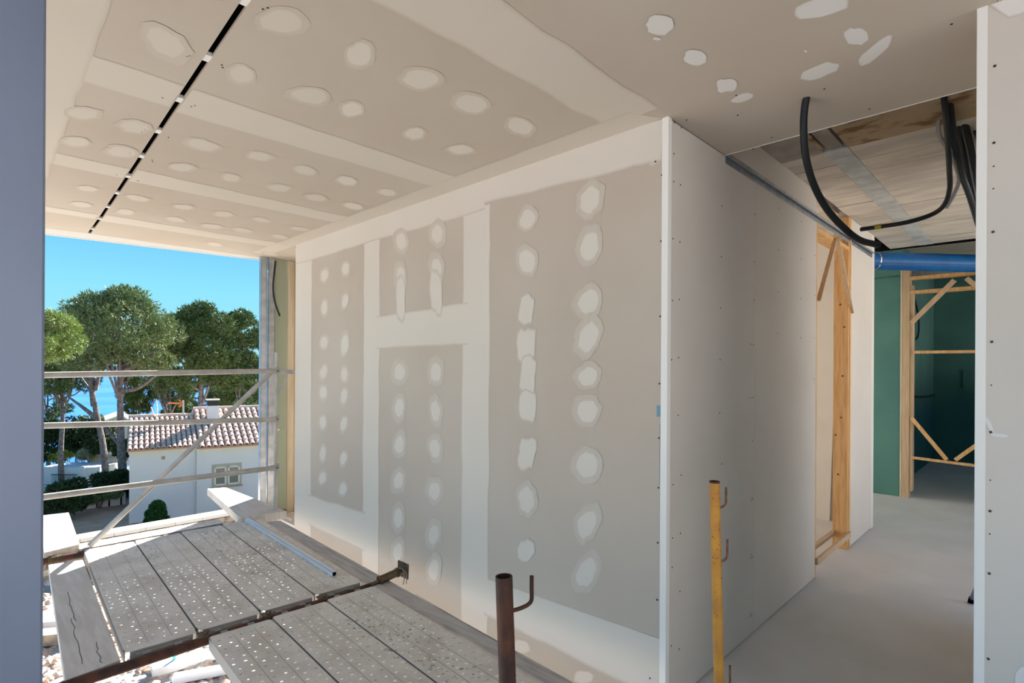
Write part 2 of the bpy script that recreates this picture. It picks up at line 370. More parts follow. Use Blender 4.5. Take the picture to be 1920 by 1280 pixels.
# ---- right board beside the opening
wallR = struct(MB().box(.015, .1, -5.2, -1.055, 0, 2.62).build('wall_right', M['board_grey']), 'raw plasterboard wall right of the corridor opening')
MB().box(0, .0145, -2.25, -1.055, .0, 2.6).build('plasterboard', M['board_grey'], wallR)
MB().box(0, .0145, -3.5, -2.253, .0, 2.6).build('plasterboard', M['board_grey'], wallR)
MB().box(0, .0145, -5.2, -3.503, .0, 2.6).build('plasterboard', M['board_grey'], wallR)
s = MB()
for v in (114, 258, 302, 344, 425, 631, 712, 800, 890, 948, 991, 1065, 1225): screw(s, on(1859, v, 0, 0), (-1, 0, 0), .004 if v not in (302, 344, 712, 890, 991) else .0022)
stuff(s.build('screw_heads', M['screw'], wallR))
patch(1888, -20, 90, 84, 0, 0, 0, -1, wallR, M['skimwhite'], halo=1.1)
patch(1856, 786, 10, 34, -.5, 0, 0, -1, wallR, M['skimwhite'], halo=1.1); patch(1876, 806, 34, 8, .05, 0, 0, -1, wallR, M['skimwhite'], halo=1.1)
patch(1922, 1262, 24, 50, 0, 0, 0, -1, wallR, M['skimwhite'], halo=1.1)
b1 = MB(); b1.box(-.004, .012, -1.058, -1.034, 0, 2.6); b1.box(-.002, .10, -1.038, -1.033, 0, 2.6)
struct(b1.build('trim_2', M['bead']), 'white corner bead on the wall right of the opening')

# ---- terrace ceiling: sheets left and right of the slot
def slot_x(y): return -1.565 + (y - .533) * (.185 / 3.779)
SW = .011
ceil = MB(); ceil.prism([(-3.4, -5.2, 2.72), (.6, -5.2, 2.72), (.6, 0, 2.72), (.1, 0, 2.72), (.1, 3.68, 2.72), (.45, 3.68, 2.72), (.45, edge_y(.45) - .03, 2.72), (-3.4, edge_y(-3.4) - .03, 2.72)], (0, 0, .06))
ceil = struct(ceil.build('ceiling', M['board']), 'beige plasterboard terrace ceiling with compound spots and a black slot')
# sheet bounds in y follow the taped joints; x from slot to wall and slot to the outer edge
joints = [-5.2, -3.44, -2.24, -1.08, .12, 1.36, 2.58, 3.78, 9]
def sheet_poly(y0, y1, side):
    far = y1 > 8
    if side == 'R':
        x1 = -.0005
        if far: return [(slot_x(y0) + SW, y0), (x1, y0), (x1, edge_y(0) - .12), (slot_x(4.36) + SW, edge_y(slot_x(4.36)) - .27)]
        return [(slot_x(y0) + SW, y0), (x1, y0), (x1, y1), (slot_x(y1) + SW, y1)]
    if far: return [(-3.4, y0), (slot_x(y0) - SW, y0), (slot_x(4.36) - SW, edge_y(slot_x(4.36)) - .27), (-3.4, edge_y(-3.4) - .27)]
    return [(-3.4, y0), (slot_x(y0) - SW, y0), (slot_x(y1) - SW, y1), (-3.4, y1)]
for i in range(len(joints) - 1):
    for sd_ in 'RL':
        p = sheet_poly(joints[i] + (.001 if i else 0), joints[i + 1] - .001 if joints[i + 1] < 8 else 9, sd_)
        MB().prism([(a, b, 2.6) for a, b in p], (0, 0, .0125)).build('plasterboard', M['board'], ceil)
# sheet over the opening and first stretch of corridor
for y0, y1 in ((-5.2, -2.4), (-2.398, 0)):
    MB().box(.0005, .60, y0, y1, 2.6, 2.6125).build('plasterboard', M['board_grey'] if False else M['board'], ceil)
MB().prism([(0, 3.68, 2.6), (.45, 3.68, 2.6), (.45, edge_y(.45) - .10, 2.6), (0, edge_y(0) - .121, 2.6)], (0, 0, .0125)).build('plasterboard', M['board'], ceil)
# strip beyond the crack line, and the fascia
def off(x, d): return edge_y(x) - d
MB().prism([(-3.4, off(-3.4, .264), 2.6), (slot_x(4.36), off(slot_x(4.36), .264), 2.6), (0, off(0, .114), 2.6), (.45, off(.45, .094), 2.6), (.45, off(.45, .012), 2.6), (-3.4, off(-3.4, .012), 2.6)], (0, 0, .0125)).build('edge_strip', M['edgestrip'], ceil)
MB().prism([(-3.4, off(-3.4, .012), 2.592), (.45, off(.45, .012), 2.592), (.45, edge_y(.45), 2.592), (-3.4, edge_y(-3.4), 2.592)], (0, 0, .56)).build('fascia', M['bead'], ceil)
MB().box(.594, .600, -5.2, 0, 2.598, 2.76).build('soffit_edge', M['bead'], ceil)
MB().prism([(slot_x(-5) - .05, -5, 2.66), (slot_x(-5) + .05, -5, 2.66), (slot_x(4.35) + .05, 4.35, 2.66), (slot_x(4.35) - .05, 4.35, 2.66)], (0, 0, .01)).build('slot_channel', M['black'], ceil)
for sx in (-1, 1):
    MB().prism([(slot_x(-5) + sx * .014, -5, 2.613), (slot_x(-5) + sx * .018, -5, 2.613), (slot_x(4.35) + sx * .018, 4.35, 2.613), (slot_x(4.35) + sx * .014, 4.35, 2.613)], (0, 0, .05)).build('slot_side', M['black'], ceil)
for k in range(-6, 10):
    y = .545 + .4195 * k
    MB().box(slot_x(y) - SW, slot_x(y) + SW, y - .024, y + .024, 2.601, 2.616).build('slot_bridge', M['bead'], ceil)
s = MB()
for k in range(0, 6):
    y = .545 + .4195 * k
    for dx in (-.055, -.05, .05, .058):
        if random.random() < .8: screw(s, (slot_x(y) + dx, y + random.uniform(-.03, .05), 2.6), (0, 0, -1), .0035)
for q in ((1855 / 1, 17), (1777, 36), (1378, 211), (1408, 274), (1540, 160), (1282, 221), (1375, 174), (1442, 252), (1625, 197)):
    screw(s, on(q[0], q[1], 2, 2.6), (0, 0, -1), .004)
stuff(s.build('screw_heads', M['screw'], ceil))
BC = lambda q, **k: band(q, 2, 2.6, -1, ceil, k.pop('m', M['skimceil']), **k)
BC([(-.10, .015), (-.10, .225), (-1.565, .235), (-1.576, .01)], sides=(0, 1, 0, 1), feather=.035, wob=.012)
BC([(-.10, 1.27), (-.10, 1.46), (-1.505, 1.49), (-1.515, 1.26)], sides=(0, 1, 0, 1), feather=.03)
BC([(-.10, 2.50), (-.10, 2.67), (-1.445, 2.70), (-1.455, 2.48)], sides=(0, 1, 0, 1), feather=.03)
BC([(-.10, 3.72), (-.10, 3.88), (-1.388, 3.93), (-1.395, 3.74)], sides=(0, 1, 0, 1), feather=.03)
BC([(-1.545, 1.26), (-1.535, 1.46), (-1.86, 1.46), (-1.86, 1.26)], sides=(0, 1, 0, 1), feather=.03)
BC([(-1.485, 2.50), (-1.477, 2.67), (-1.84, 2.67), (-1.84, 2.50)], sides=(0, 1, 0, 1), feather=.03)
BC([(-1.90, -.5), (-1.78, 4.3), (-3.35, 4.3), (-3.35, -.5)], sides=(1, 0, 0, 0), feather=.03)
BC([(-1.43, 3.78), (-1.43, 3.90), (-1.80, 3.92), (-1.80, 3.78)], sides=(0, 1, 0, 1), feather=.03)
BC([(-.0, .02), (-.0, 4.28), (-.135, 4.30), (-.135, .10)], sides=(0, 0, 1, 0), feather=.03)
for i, (u, v, w_, h_) in enumerate(((520, 45, 74, 46), (667, 105, 50, 42), (783, 150, 70, 34), (878, 195, 68, 30), (970, 236, 52, 28), (447, 145, 50, 30), (575, 183, 60, 32), (655, 208, 42, 25),
        (773, 252, 38, 20), (860, 281, 45, 18), (375, 278, 56, 20), (482, 298, 40, 17), (568, 323, 38, 16), (647, 342, 40, 14), (723, 363, 34, 11), (430, 339, 36, 13), (520, 357, 36, 13),
        (589, 374, 34, 12), (659, 389, 34, 11), (416, 407, 32, 10), (487, 417, 28, 8), (559, 433, 30, 7), (453, 437, 34, 7), (522, 448, 28, 7), (400, 464, 28, 6), (505, 481, 26, 6), (395, 430, 34, 8),
        (232, 405, 32, 9), (150, 392, 34, 9), (255, 379, 40, 10), (336, 320, 44, 14), (326, 418, 36, 8), (161, 362, 34, 10), (247, 245, 60, 20), (150, 221, 60, 20), (139, 275, 50, 16), (225, 292, 60, 18), (341, 394, 34, 9))):
    patch(u, v, w_, h_, .12, 2, H, -1, ceil, M['skimceil'] if u < 600 else M['skim'], halo=1.35)
patch(303, 86, 78, 44, .45, 2, H, -1, ceil, M['skimceil'], halo=1.5)
for u, v, w_, h_, r, q in ((1230, 43, 52, 32, -.05, 0), (1225, 69, 14, 5, 0, 0), (1297, 103, 42, 25, .1, .3), (1357, 155, 32, 25, 0, .6), (1386, 179, 40, 13, -.25, 0), (1532, 8, 92, 34, -.2, 0),
        (1598, 61, 40, 32, .2, 0), (1634, 88, 70, 20, -.65, .6), (1531, 127, 66, 21, -.42, .5), (1504, 90, 5, 4, 0, 0)):
    patch(u, v, w_, h_, r, 2, H, -1, ceil, M['skimwhite'], halo=1.06, hc=.9, sq=q)
# light panels of the outer screen

# ---- slab over the corridor
slab = struct(MB().box(.6, 4.75, -2.7, .0, 2.81, 2.9).build('corridor_slab', M['concrete2']), 'bare concrete plank slab above the corridor')
yb0, yb1 = -.245, -.365
xs = [.62, .95, 1.42, 1.68, 1.93, 2.18, 2.45, 2.70, 2.96, 3.22, 3.50, 3.80, 4.10, 4.42, 4.74]
for i in range(len(xs) - 1):
    MB().box(xs[i] + .003, xs[i + 1] - .003, yb0 + .002, .0, 2.78 + random.uniform(-.003, .003), 2.81).build('slab_plank', M['concrete2'] if i < 2 else M['concrete'], slab)
    MB().box(xs[i] + .003, xs[i + 1] - .003, -2.2, yb1 - .002, 2.78 + random.uniform(-.003, .003), 2.81).build('slab_plank', M['rust'] if i in (0, 1) else M['concrete'], slab)
MB().box(1.40, 4.74, yb1, yb0, 2.776, 2.81).build('mortar_joint', M['beam'], slab); MB().box(.62, 1.40, yb1 + .02, yb0 - .02, 2.785, 2.81).build('mortar_joint', M['concrete2'], slab)
MB().box(.9, 1.35, -.26, -.24, 2.772, 2.782).build('timber_strip', M['rust'], slab)

# ---- far rooms: room behind the doorway, passage and green room
struct(MB().box(4.0, 4.1, .1, 4.4, 0, 3.15).box(3.9, 4.0, 0, .1, 0, 3.15).build('wall_room_end', M['compound']), 'cream wall seen through the first doorway')
struct(MB().box(.1, 4.0, .1, 4.4, 2.84, 2.9).build('ceiling_room', M['concrete']), 'concrete ceiling of the room behind the doorway')
wg = MB(); wg.box(5.72, 5.82, .05, 3, 0, 3.15); wg.box(5.72, 5.82, -2.7, -.95, 0, 3.15)
wg = struct(wg.build('wall_green', M['green']), 'green moisture-resistant board wall at the end of the corridor')
MB().box(5.708, 5.719, .05, 1.2, .0, 2.615).build('plasterboard', M['green'], wg); MB().box(5.708, 5.719, .05, 1.2, 2.63, 3.1).build('plasterboard', M['green'], wg)
MB().box(5.70, 5.722, .045, .062, 0, 2.7).build('board_edge', M['cream'], wg)
gr = MB(); gr.box(9.45, 9.55, -2.7, .3, 0, 3.15); gr.box(5.82, 9.45, -2.7, -2.6, 0, 1.5); gr.box(5.82, 9.45, -2.7, -2.6, 2.3, 3.15)
gr = struct(gr.build('wall_green_back', M['green']), 'dark green back wall of the wet room')
MB().box(9.435, 9.448, -1.2, .2, 0, 2.6).build('plasterboard', M['green'], gr)
q0, q1 = on(1806, 683, 0, 9.43), on(1829, 720, 0, 9.43)
MB().box(9.40, 9.432, q1.y, q0.y, q1.z, q0.z).build('recessed_niche', M['green'], gr)
struct(MB().box(5.82, 9.45, .19, .29, 0, 3.15).build('wall_green_side', M['green']), 'green side wall of the wet room')
struct(MB().box(4.1, 5.72, 4.3, 4.4, 2.6, 3.15).build('wall_passage', M['board_grey']), 'end wall of the side passage')
# outer walls with large openings; unseen corridor wall added to shade its near end
struct(MB().box(.1, 2.1, -1.16, -1.065, 0, 2.78).box(.1, 1.0, -5.2, -5.1, 0, 3.15).box(.9, 1.0, -5.1, -2.7, 0, 3.15).box(1.0, 5.72, -2.7, -2.6, 2.7, 3.15).box(3.3, 3.5, -2.7, -2.6, 0, 2.7).build('wall_outer_screen', M['board_grey']), 'outer wall with wide window openings and an unseen wall added to shade the near corridor')
struct(MB().box(.1, .6, -5.1, 0, 2.85, 2.9).build('ceiling_void', M['concrete']), 'concrete above the ceiling boards')
struct(MB().box(.6, 4.0, 4.3, 4.4, 2.75, 3.15).box(3.9, 4.0, 4.3, 4.4, 0, 2.75).build('wall_facade', M['compound']), 'facade wall of the room behind the doorway')

# ------------------------------------------------------------------ first doorway frame (timber)
df = thing('door_frame', (2.6, .05, 0), 'orange pine door frame with temporary braces in the grey corridor wall', 'door frame')
MB().box(3.085, 3.125, -.005, .115, 0, 2.78).build('jamb', M['wood'], df, bevel=.002)
MB().box(3.055, 3.085, .0, .11, .0, 2.78).build('jamb', M['wood'], df, bevel=.002)
MB().box(2.162, 2.185, .0, .11, 0, 2.6).build('jamb', M['wood'], df, bevel=.002)
MB().box(2.186, 3.054, .0, .11, 2.50, 2.53).build('head', M['wood'], df, bevel=.002)
MB().bar((2.19, -.008, 2.0), (2.62, -.008, 2.52), .014, .03, up=(0, 1, 0)).build('brace', M['woodpale'], df)
MB().bar((2.66, -.010, 2.53), (3.12, -.010, 1.98), .014, .03, up=(0, 1, 0)).build('brace', M['woodpale'], df)
MB().box(2.17, 3.10, -.018, -.001, .10, .145).build('spreader', M['woodpale'], df)
MB().box(2.186, 3.054, .095, .112, .10, .145).build('spreader', M['woodpale'], df)
m = MB()
for y, z in ((.06, 2.05), (.03, 1.86), (.05, 1.1), (.09, .95), (.07, .62), (.04, 1.45)): m.tube([(3.0552, y, z), (3.0535, y, z)], .009, 8)
stuff(m.build('knots', M['knot'], df))
lp = thing('leaning_panel', (3.9, .6, 0), 'cream board leaning against the room wall behind the first doorway', 'panel')
MB().prism([(3.93, .355, 0), (3.93, 1.4, 0), (3.985, 1.4, 2.5), (3.985, .30, 2.5)], (.013, 0, 0)).build('board', M['compound'], lp)
vt = thing('wall_grille', tuple(on(1545, 438, 0, 4.0)), 'small black and white grille high on the cream wall behind the first doorway', 'grille')
p0, p1 = on(1531, 432, 0, 3.99), on(1560, 446, 0, 3.99)
MB().box(3.985, 3.999, p1.y, p0.y, p1.z, p0.z).build('frame', M['bead'], vt)
MB().box(3.982, 3.986, p1.y + .01, p0.y - .01, p1.z + .04, p0.z - .03).build('dark_slot', M['black'], vt)

# ------------------------------------------------------------------ far doorway frame
df2 = thing('door_frame', (5.75, -.3, 0), 'pine door frame with crossed battens in front of the dark green room', 'door frame')
def FB(u0, v0, u1, v1, w_, name, x=5.70, mt='woodpale', dpt=.02):
    a, b = on(u0, v0, 0, x), on(u1, v1, 0, x); MB().bar(a, b, dpt, w_, up=(b - a).cross(Vector((1, 0, 0)))).build(name, M[mt], df2)
MB().box(5.70, 5.83, -.028, .043, 0, 2.84).build('jamb', M['woodpale'], df2, bevel=.002)
MB().box(5.71, 5.82, -.06, -.030, .08, 2.50).build('jamb', M['woodpale'], df2, bevel=.002)
MB().box(5.70, 5.83, -.95, -.88, 0, 2.84).build('jamb', M['woodpale'], df2, bevel=.002)
MB().box(5.70, 5.83, -.88, -.03, 2.565, 2.60).build('head', M['wood'], df2, bevel=.002)
MB().box(5.70, 5.83, -.88, -.03, 2.40, 2.435).build('head', M['wood'], df2, bevel=.002)
FB(1712, 652, 1850, 649, .032, 'spreader', 5.70, 'wood'); FB(1710, 849, 1850, 865.5, .03, 'spreader', 5.70, 'wood')
FB(1708, 597, 1788, 516, .05, 'brace', 5.685); FB(1845, 540, 1810, 512, .05, 'brace', 5.685)
FB(1710, 775, 1777, 853, .04, 'brace', 5.685, 'wood'); FB(1793, 853, 1850, 812, .04, 'brace', 5.685, 'wood')

# ------------------------------------------------------------------ hoses, pipe, ducts in the corridor
def hose(name, pts, r, m, label, cat='hose', group=None, n=10, parts=None):
    t = thing(name, tuple(pts[0]), label, cat, group)
    MB().tube(smooth_path(pts, 8), r, n).build('conduit', m, t, smooth=True)
    if parts: parts(t)
    return t
def P(*L): return [at(u, v, d) for u, v, d in L]
hp = P((1509, 150, 2.22), (1508, 168, 2.22), (1503, 200, 2.24), (1502, 240, 2.26), (1507, 290, 2.30), (1522, 340, 2.36), (1547, 385, 2.42), (1580, 421, 2.48), (1610, 443, 2.52), (1641, 451, 2.56))
hose('hanging_conduit', hp, .0145, M['hose'], 'thick black conduit curving down out of the ceiling board', n=14,
     parts=lambda t: MB().pipe(hp[-1] - (hp[-1] - hp[-2]).normalized() * .004, hp[-1] + (hp[-1] - hp[-2]).normalized() * .012, .0158, .011).build('end_collar', M['hose'], t))
h2 = P((1763, 160, 2.55), (1766, 190, 2.6), (1772, 250, 2.8), (1776, 310, 3.0), (1777, 345, 3.1), (1768, 374, 3.2), (1745, 393, 3.3), (1700, 408, 3.4), (1650, 417, 3.5), (1611, 423, 3.6))
def tape(t): MB().tube([h2[-2].lerp(h2[-1], -.02), h2[-2].lerp(h2[-1], .28)], .0165, 12).build('yellow_tape', M['yellowtape'], t)
hose('hanging_conduit', h2, .0135, M['hose'], 'black conduit with yellow tape bending along the concrete slab', parts=tape)
hose('hanging_conduit', P((1762, 170, 2.7), (1764, 195, 2.75), (1756, 213, 2.8), (1755, 238, 2.85), (1762, 255, 2.9), (1775, 275, 2.95), (1787, 300, 3.05), (1794, 328, 3.15), (1785, 356, 3.25), (1772, 380, 3.35)), .010, M['hosegrey'], 'light grey conduit looping beside the black one')
hose('hanging_conduit', P((1769, 150, 2.6), (1775, 190, 2.65), (1786, 260, 2.9), (1800, 318, 3.1), (1816, 362, 3.3), (1834, 420, 3.6)), .017, M['hose'], 'black conduit slanting down to the bead edge of the opening')
for k, (u0, u1, v1) in enumerate(((1778, 1808, 300), (1789, 1826, 320), (1801, 1842, 280), (1814, 1858, 250), (1828, 1874, 240))):
    hose('hanging_conduit', P((u0, 145, 2.75), (u0 + 6, 190, 2.8), ((u0 + u1) / 2 + 4, (150 + v1) / 2 + 20, 2.95), (u1, v1, 3.15), (u1 + 25, v1 + 110, 3.6)), .0185, M['hose'],
         ('leftmost', 'second from the left', 'middle one', 'fourth from the left', 'rightmost')[k] + ' of the black conduits bundled at the slab corner', group='black conduits bundled at the slab corner')
bx = thing('junction_box', tuple(at(1778, 177, 2.62)), 'small cream junction box among the black conduits', 'box')
c = at(1777, 178, 2.62); MB().box(c.x - .02, c.x + .02, c.y - .012, c.y + .012, c.z - .012, c.z + .012).build('box_body', M['bead'], bx, bevel=.003)
MB().box(c.x - .021, c.x - .02, c.y - .006, c.y + .006, c.z - .004, c.z + .004).build('knockout', M['hosegrey'], bx)
bp = thing('blue_pipe', (4.6, -.3, 2.6), 'large blue wrapped pipe crossing under the slab at the corridor end', 'pipe')
pa, pb = Vector((4.17, .14, 2.592)), Vector((5.62, -1.085, 2.592))
MB().tube([pa, pb], .088, 28).build('pipe_body', M['blue'], bp, smooth=True)
MB().bar(pa + Vector((-.055, -.065, -.045)), pb + Vector((-.055, -.065, -.045)), .012, .02).build('seam', M['blue'], bp)
q = pa.lerp(pb, .07); MB().pipe(q, q + (pb - pa).normalized() * .012, .0905, .086, 28).build('strap', M['foil'], bp)
fd = thing('foil_duct', (6.4, -.4, 2.65), 'silver foil duct above the far door frame', 'duct')
pts = [Vector((6.3, .17 - i * .03, 2.73)) for i in range(50)]
MB().tube(pts, [.085 + .006 * (i % 2) for i in range(50)], 20).build('duct_body', M['foil'], fd, smooth=True)
MB().pipe((6.3, .18, 2.73), (6.3, .12, 2.73), .1, .094, 20).build('collar', M['galv'], fd)
for k, zz in enumerate((3.05, 2.97)):
    bd = thing('black_duct', (5.2, 0, zz), ('upper' if k == 0 else 'lower') + ' black insulated duct above the blue pipe', 'duct')
    MB().tube([(4.95 + k * .28, 1.5, zz), (5.25 + k * .28, -2.5, zz)], .10, 16).build('duct_body', M['black'], bd, smooth=True)
    MB().pipe((5.08 + k * .28, -.2, zz), (5.082 + k * .28, -.22, zz), .104, .1, 16).build('tape_ring', M['hose'], bd)
hose('hanging_cable', P((1711, 540, 8.0), (1719, 575, 8.0), (1722, 605, 8.0), (1719, 625, 8.0), (1707, 632, 8.0)), .012, M['hose'], 'thin dark cable looping on the green side wall', 'cable')
hose('hanging_cable', P((1700, 733, 7.6), (1715, 735, 7.6), (1735, 735, 7.7), (1752, 732, 7.8)), .016, M['hose'], 'short black pipe end sticking out in the green room', 'cable')
kb = thing('black_rod', (1.9, -1.05, 0), 'dark rod end leaning at the foot of the bead edge', 'rod')
ra, rb_ = on(1825, 1117, 2, .012), on(1842, 1075, 2, .25)
MB().tube([ra, rb_], .012, 10).build('rod', M['bluegrey'], kb); MB().tube([ra - Vector((0, 0, .008)), ra.lerp(rb_, .12)], .017, 10).build('rubber_tip', M['black'], kb)

# ------------------------------------------------------------------ blue grey steel column beside the camera
cl = thing('steel_column', (-2.2, -.1, 0), 'blue-grey brushed steel column at the slab edge', 'column')
MB().box(-2.40, -2.0915, -.20, -.02, .012, 2.6).build('shaft', M['bluegrey'], cl, bevel=.003)
MB().box(-2.46, -2.04, -.26, .0, 0, .012).build('base_plate', M['bluegrey'], cl)

# ------------------------------------------------------------------ scaffold deck
def deck_mesh(L, Wd, seed):
    rr = random.Random(seed); nc, nr = 6, max(2, int(L / .058)); px_ = Wd / nc; mg = .045; py = (L - 2 * mg) / nr
    v = []; f = []
    v += [(.014, 0, 0), (Wd - .014, 0, 0), (Wd, .014, 0), (Wd, mg, 0), (0, mg, 0), (0, .014, 0)]; f.append((0, 1, 2, 3, 4, 5))
    v += [(0, L - mg, 0), (Wd, L - mg, 0), (Wd, L - .014, 0), (Wd - .014, L, 0), (.014, L, 0), (0, L - .014, 0)]; f.append((6, 7, 8, 9, 10, 11))
    for j in range(nr):
        for i in range(nc):
            x0, y0 = i * px_, mg + j * py; st = .25 if j % 2 else -.25
            cx, cy = x0 + px_ * (.5 + st * .45), y0 + py * .5; r = .0078; o = len(v)
            out = [(x0, y0), (x0 + px_ / 2, y0), (x0 + px_, y0), (x0 + px_, y0 + py / 2), (x0 + px_, y0 + py), (x0 + px_ / 2, y0 + py), (x0, y0 + py), (x0, y0 + py / 2)]
            v += [(a, b, 0) for a, b in out]
            A = [math.atan2(-1, -1), math.atan2(-1, 0), math.atan2(-1, 1), 0, PI / 4, PI / 2, 3 * PI / 4, PI]
            v += [(cx + math.cos(t) * r * 1.5, cy + math.sin(t) * r * 1.5, .0003) for t in A]
            v += [(cx + math.cos(t) * r, cy + math.sin(t) * r, .0012) for t in A]
            v += [(cx + math.cos(t) * r, cy + math.sin(t) * r, -.002) for t in A]
            for k in range(8):
                n_ = (k + 1) % 8
                for l in range(3): f.append((o + l * 8 + k, o + l * 8 + n_, o + (l + 1) * 8 + n_, o + (l + 1) * 8 + k))
            if rr.random() < .22: f.append(tuple(o + 24 + k for k in range(8)))
    return v, f
DZ = .17
SK = -.0576
def plank(x, y, L, Wd, label, group, mt='deck', rz=SK, hooks=(1, 1), crease=True, z=DZ, ghost=False):
    t = thing('scaffold_plank', (x, y, z), label, 'scaffold plank', group, rz)
    Mx = t.matrix_basis.copy(); Mx = Matrix.Translation((x, y, z)) @ Matrix.Rotation(rz, 4, 'Z')
    def bl(mb, name, m_, **k):
        me = mb.mesh(name, m_); o = bpy.data.objects.new(name, me); COL.objects.link(o); o.parent = t; return o
    v, f = deck_mesh(L, Wd, int(x * 1000 + y * 77)); mb = MB(); mb.v = v; mb.f = f
    for k in range(len(mb.f)): pass
    o = bl(mb, 'deck_plate', M[mt])
    for sx in (0, Wd - .003):
        bl(MB().box(sx, sx + .003, .015, L - .015, -.055, 0), 'side_flange', M['deckside'])
    for e_, y0, s_ in ((0, 0, -1), (1, L, 1)):
        bl(MB().box(.02, Wd - .02, y0 - .003 if s_ > 0 else y0, y0 if s_ > 0 else y0 + .003, -.05, -.001), 'end_plate', M['deckside'])
        if hooks[e_]:
            for hx in (.065, Wd - .105):
                h = MB(); h.box(hx, hx + .032, min(y0, y0 + s_ * .045), max(y0, y0 + s_ * .045), -.014, -.008)
                h.box(hx, hx + .032, min(y0 + s_ * .039, y0 + s_ * .045), max(y0 + s_ * .039, y0 + s_ * .045), -.062, -.012)
                bl(h, 'hook', M['hook'])
            bl(MB().tube([(.04, y0 + s_ * .016, -.012), (Wd - .04, y0 + s_ * .016, -.012)], .005, 8), 'end_rod', M['hook'])
    if crease:
        cm = MB()
        for cx in (Wd / 3, 2 * Wd / 3): cm.box(cx - .0012, cx + .0012, .05, L - .05, .0002, .0009)
        stuff(bl(cm, 'pressed_creases', M['deckside']))
    return t
g1 = 'steel scaffold planks of the far bay'; g2 = 'steel scaffold planks of the near bay'
LM, WP = 1.93, .300
lab1 = ['perforated steel plank of the far bay, beside the wooden board, its outer end in sun', 'perforated steel plank of the far bay, second from the wooden board',
        'perforated steel plank of the far bay, under most dried mortar, third from the wooden board', 'perforated steel plank of the far bay carrying the square aluminium tube']
for i in range(4):
    plank(-1.612 + .309 * i, 1.862 - .0 * i, LM, WP, lab1[i], g1)
lab2 = ['near bay perforated steel plank on the open side, its flange showing above the rubble', 'perforated steel plank in the middle of the near bay', 'dusty perforated steel plank of the near bay beside the grey board']
for i in range(3):
    plank(-1.290 + .3085 * i + .0, 1.765, 0, .303, '', g2) if False else None
    t = plank(-1.290 + .3085 * i - 1.765 * .0576 + .0, .005, 1.755, .299, lab2[i], g2)
t = plank(-1.52, 3.995, .98, .165, 'perforated steel plank laid crosswise at the outer edge in full sun', None, rz=-PI / 2, hooks=(0, 0), crease=False, z=.168)
# dried mortar crusts on the planks
def crust(cx, cy, rx, ry, n, label, zz=DZ, h=.006):
    bm_ = MB(); rr = random.Random(int(cx * 999 + cy * 77))
    for k in range(n):
        a = rr.random() * 2 * PI; d = math.sqrt(rr.random()); x_, y_ = cx + math.cos(a) * d * rx, cy + math.sin(a) * d * ry
        r_ = rr.uniform(.003, .011) ; hh = rr.uniform(.2, 1) * h * .6; q = rr.random() * 6
        pts = [(x_ + math.cos(q + i * PI / 3) * r_ * rr.uniform(.5, 1.2), y_ + math.sin(q + i * PI / 3) * r_ * rr.uniform(.5, 1.2), zz + .0005) for i in range(6)]
        bm_.add(pts + [(x_, y_, zz + hh)], [(i, (i + 1) % 6, 6) for i in range(6)])
    o = bm_.build('mortar_crumbs', M['mortar']); tag(o, label, 'mortar crumbs', kind='stuff'); return o
crust(-.72, 3.0, .13, .75, 330, 'dried mortar crumbs on the third and fourth far planks')
crust(-.62, 1.1, .14, .6, 170, 'mortar dust crumbs on the near planks by the grey board')
crust(-1.25, 3.45, .16, .25, 50, 'few mortar crumbs near the sunlit plank ends')

def board_thing(name, corners, th, mtl, label, cat='board', bev=.004):
    t = thing(name, tuple(corners[0]), label, cat)
    MB().prism([Vector(c_) for c_ in corners], (0, 0, -th)).build('timber', mtl, t, bevel=bev)
    return t
def crack_marks(t, L, mtl='screw'):
    m_ = MB()
    for pts in L:
        for a, b in zip(pts[:-1], pts[1:]):
            a, b = Vector(a), Vector(b); d = (b - a).normalized(); n_ = Vector((-d.y, d.x, 0)) * .0014
            m_.add([a - n_, a + n_, b + n_, b - n_], [(0, 3, 2, 1)])
    stuff(m_.build('cracks', M[mtl], t))
wl = board_thing('wooden_board', [(-1.835, 1.80, .163), (-1.634, 1.83, .163), (-1.535, 3.57, .163), (-1.715, 3.61, .163)], .05, M['woodlight'], 'cracked pale wooden board left of the far bay planks')
rr = random.Random(3); L = []
for x0, y0, y1 in ((-1.76, 1.9, 2.5), (-1.72, 2.45, 2.95), (-1.70, 1.85, 2.1)):
    n_ = 9; L.append([(x0 + .055 * (y0 + (y1 - y0) * k / n_ - y0) + rr.uniform(-.006, .006), y0 + (y1 - y0) * k / n_, .1642) for k in range(n_ + 1)])
crack_marks(wl, L)
board_thing('wooden_board', [(-1.72, 3.80, .20), (-1.515, 3.86, .20), (-1.44, 5.02, .20), (-1.65, 5.06, .20)], .06, M['woodlight'], 'sunlit white wooden board jutting out at the outer left corner')
board_thing('wooden_board', [on(454, 976, 2, .205), on(541, 962, 2, .205), on(426, 919, 2, .205), on(391, 922, 2, .205)], .07, M['woodlight'], 'half-sunlit pale wooden board jutting out beside the guard post')
gb = board_thing('wooden_board', [(-.395, .005, .15), (-.312, .005, .15), (-.142, 3.64, .15), (-.30, 3.70, .15)], .04, M['woodgrey'], 'weathered grey board between the steel planks and the patched wall', bev=.006)
crack_marks(gb, [[(-.30, .6, .1508), (-.24, 1.5, .1508)], [(-.25, 2.0, .1508), (-.22, 2.7, .1508)]])
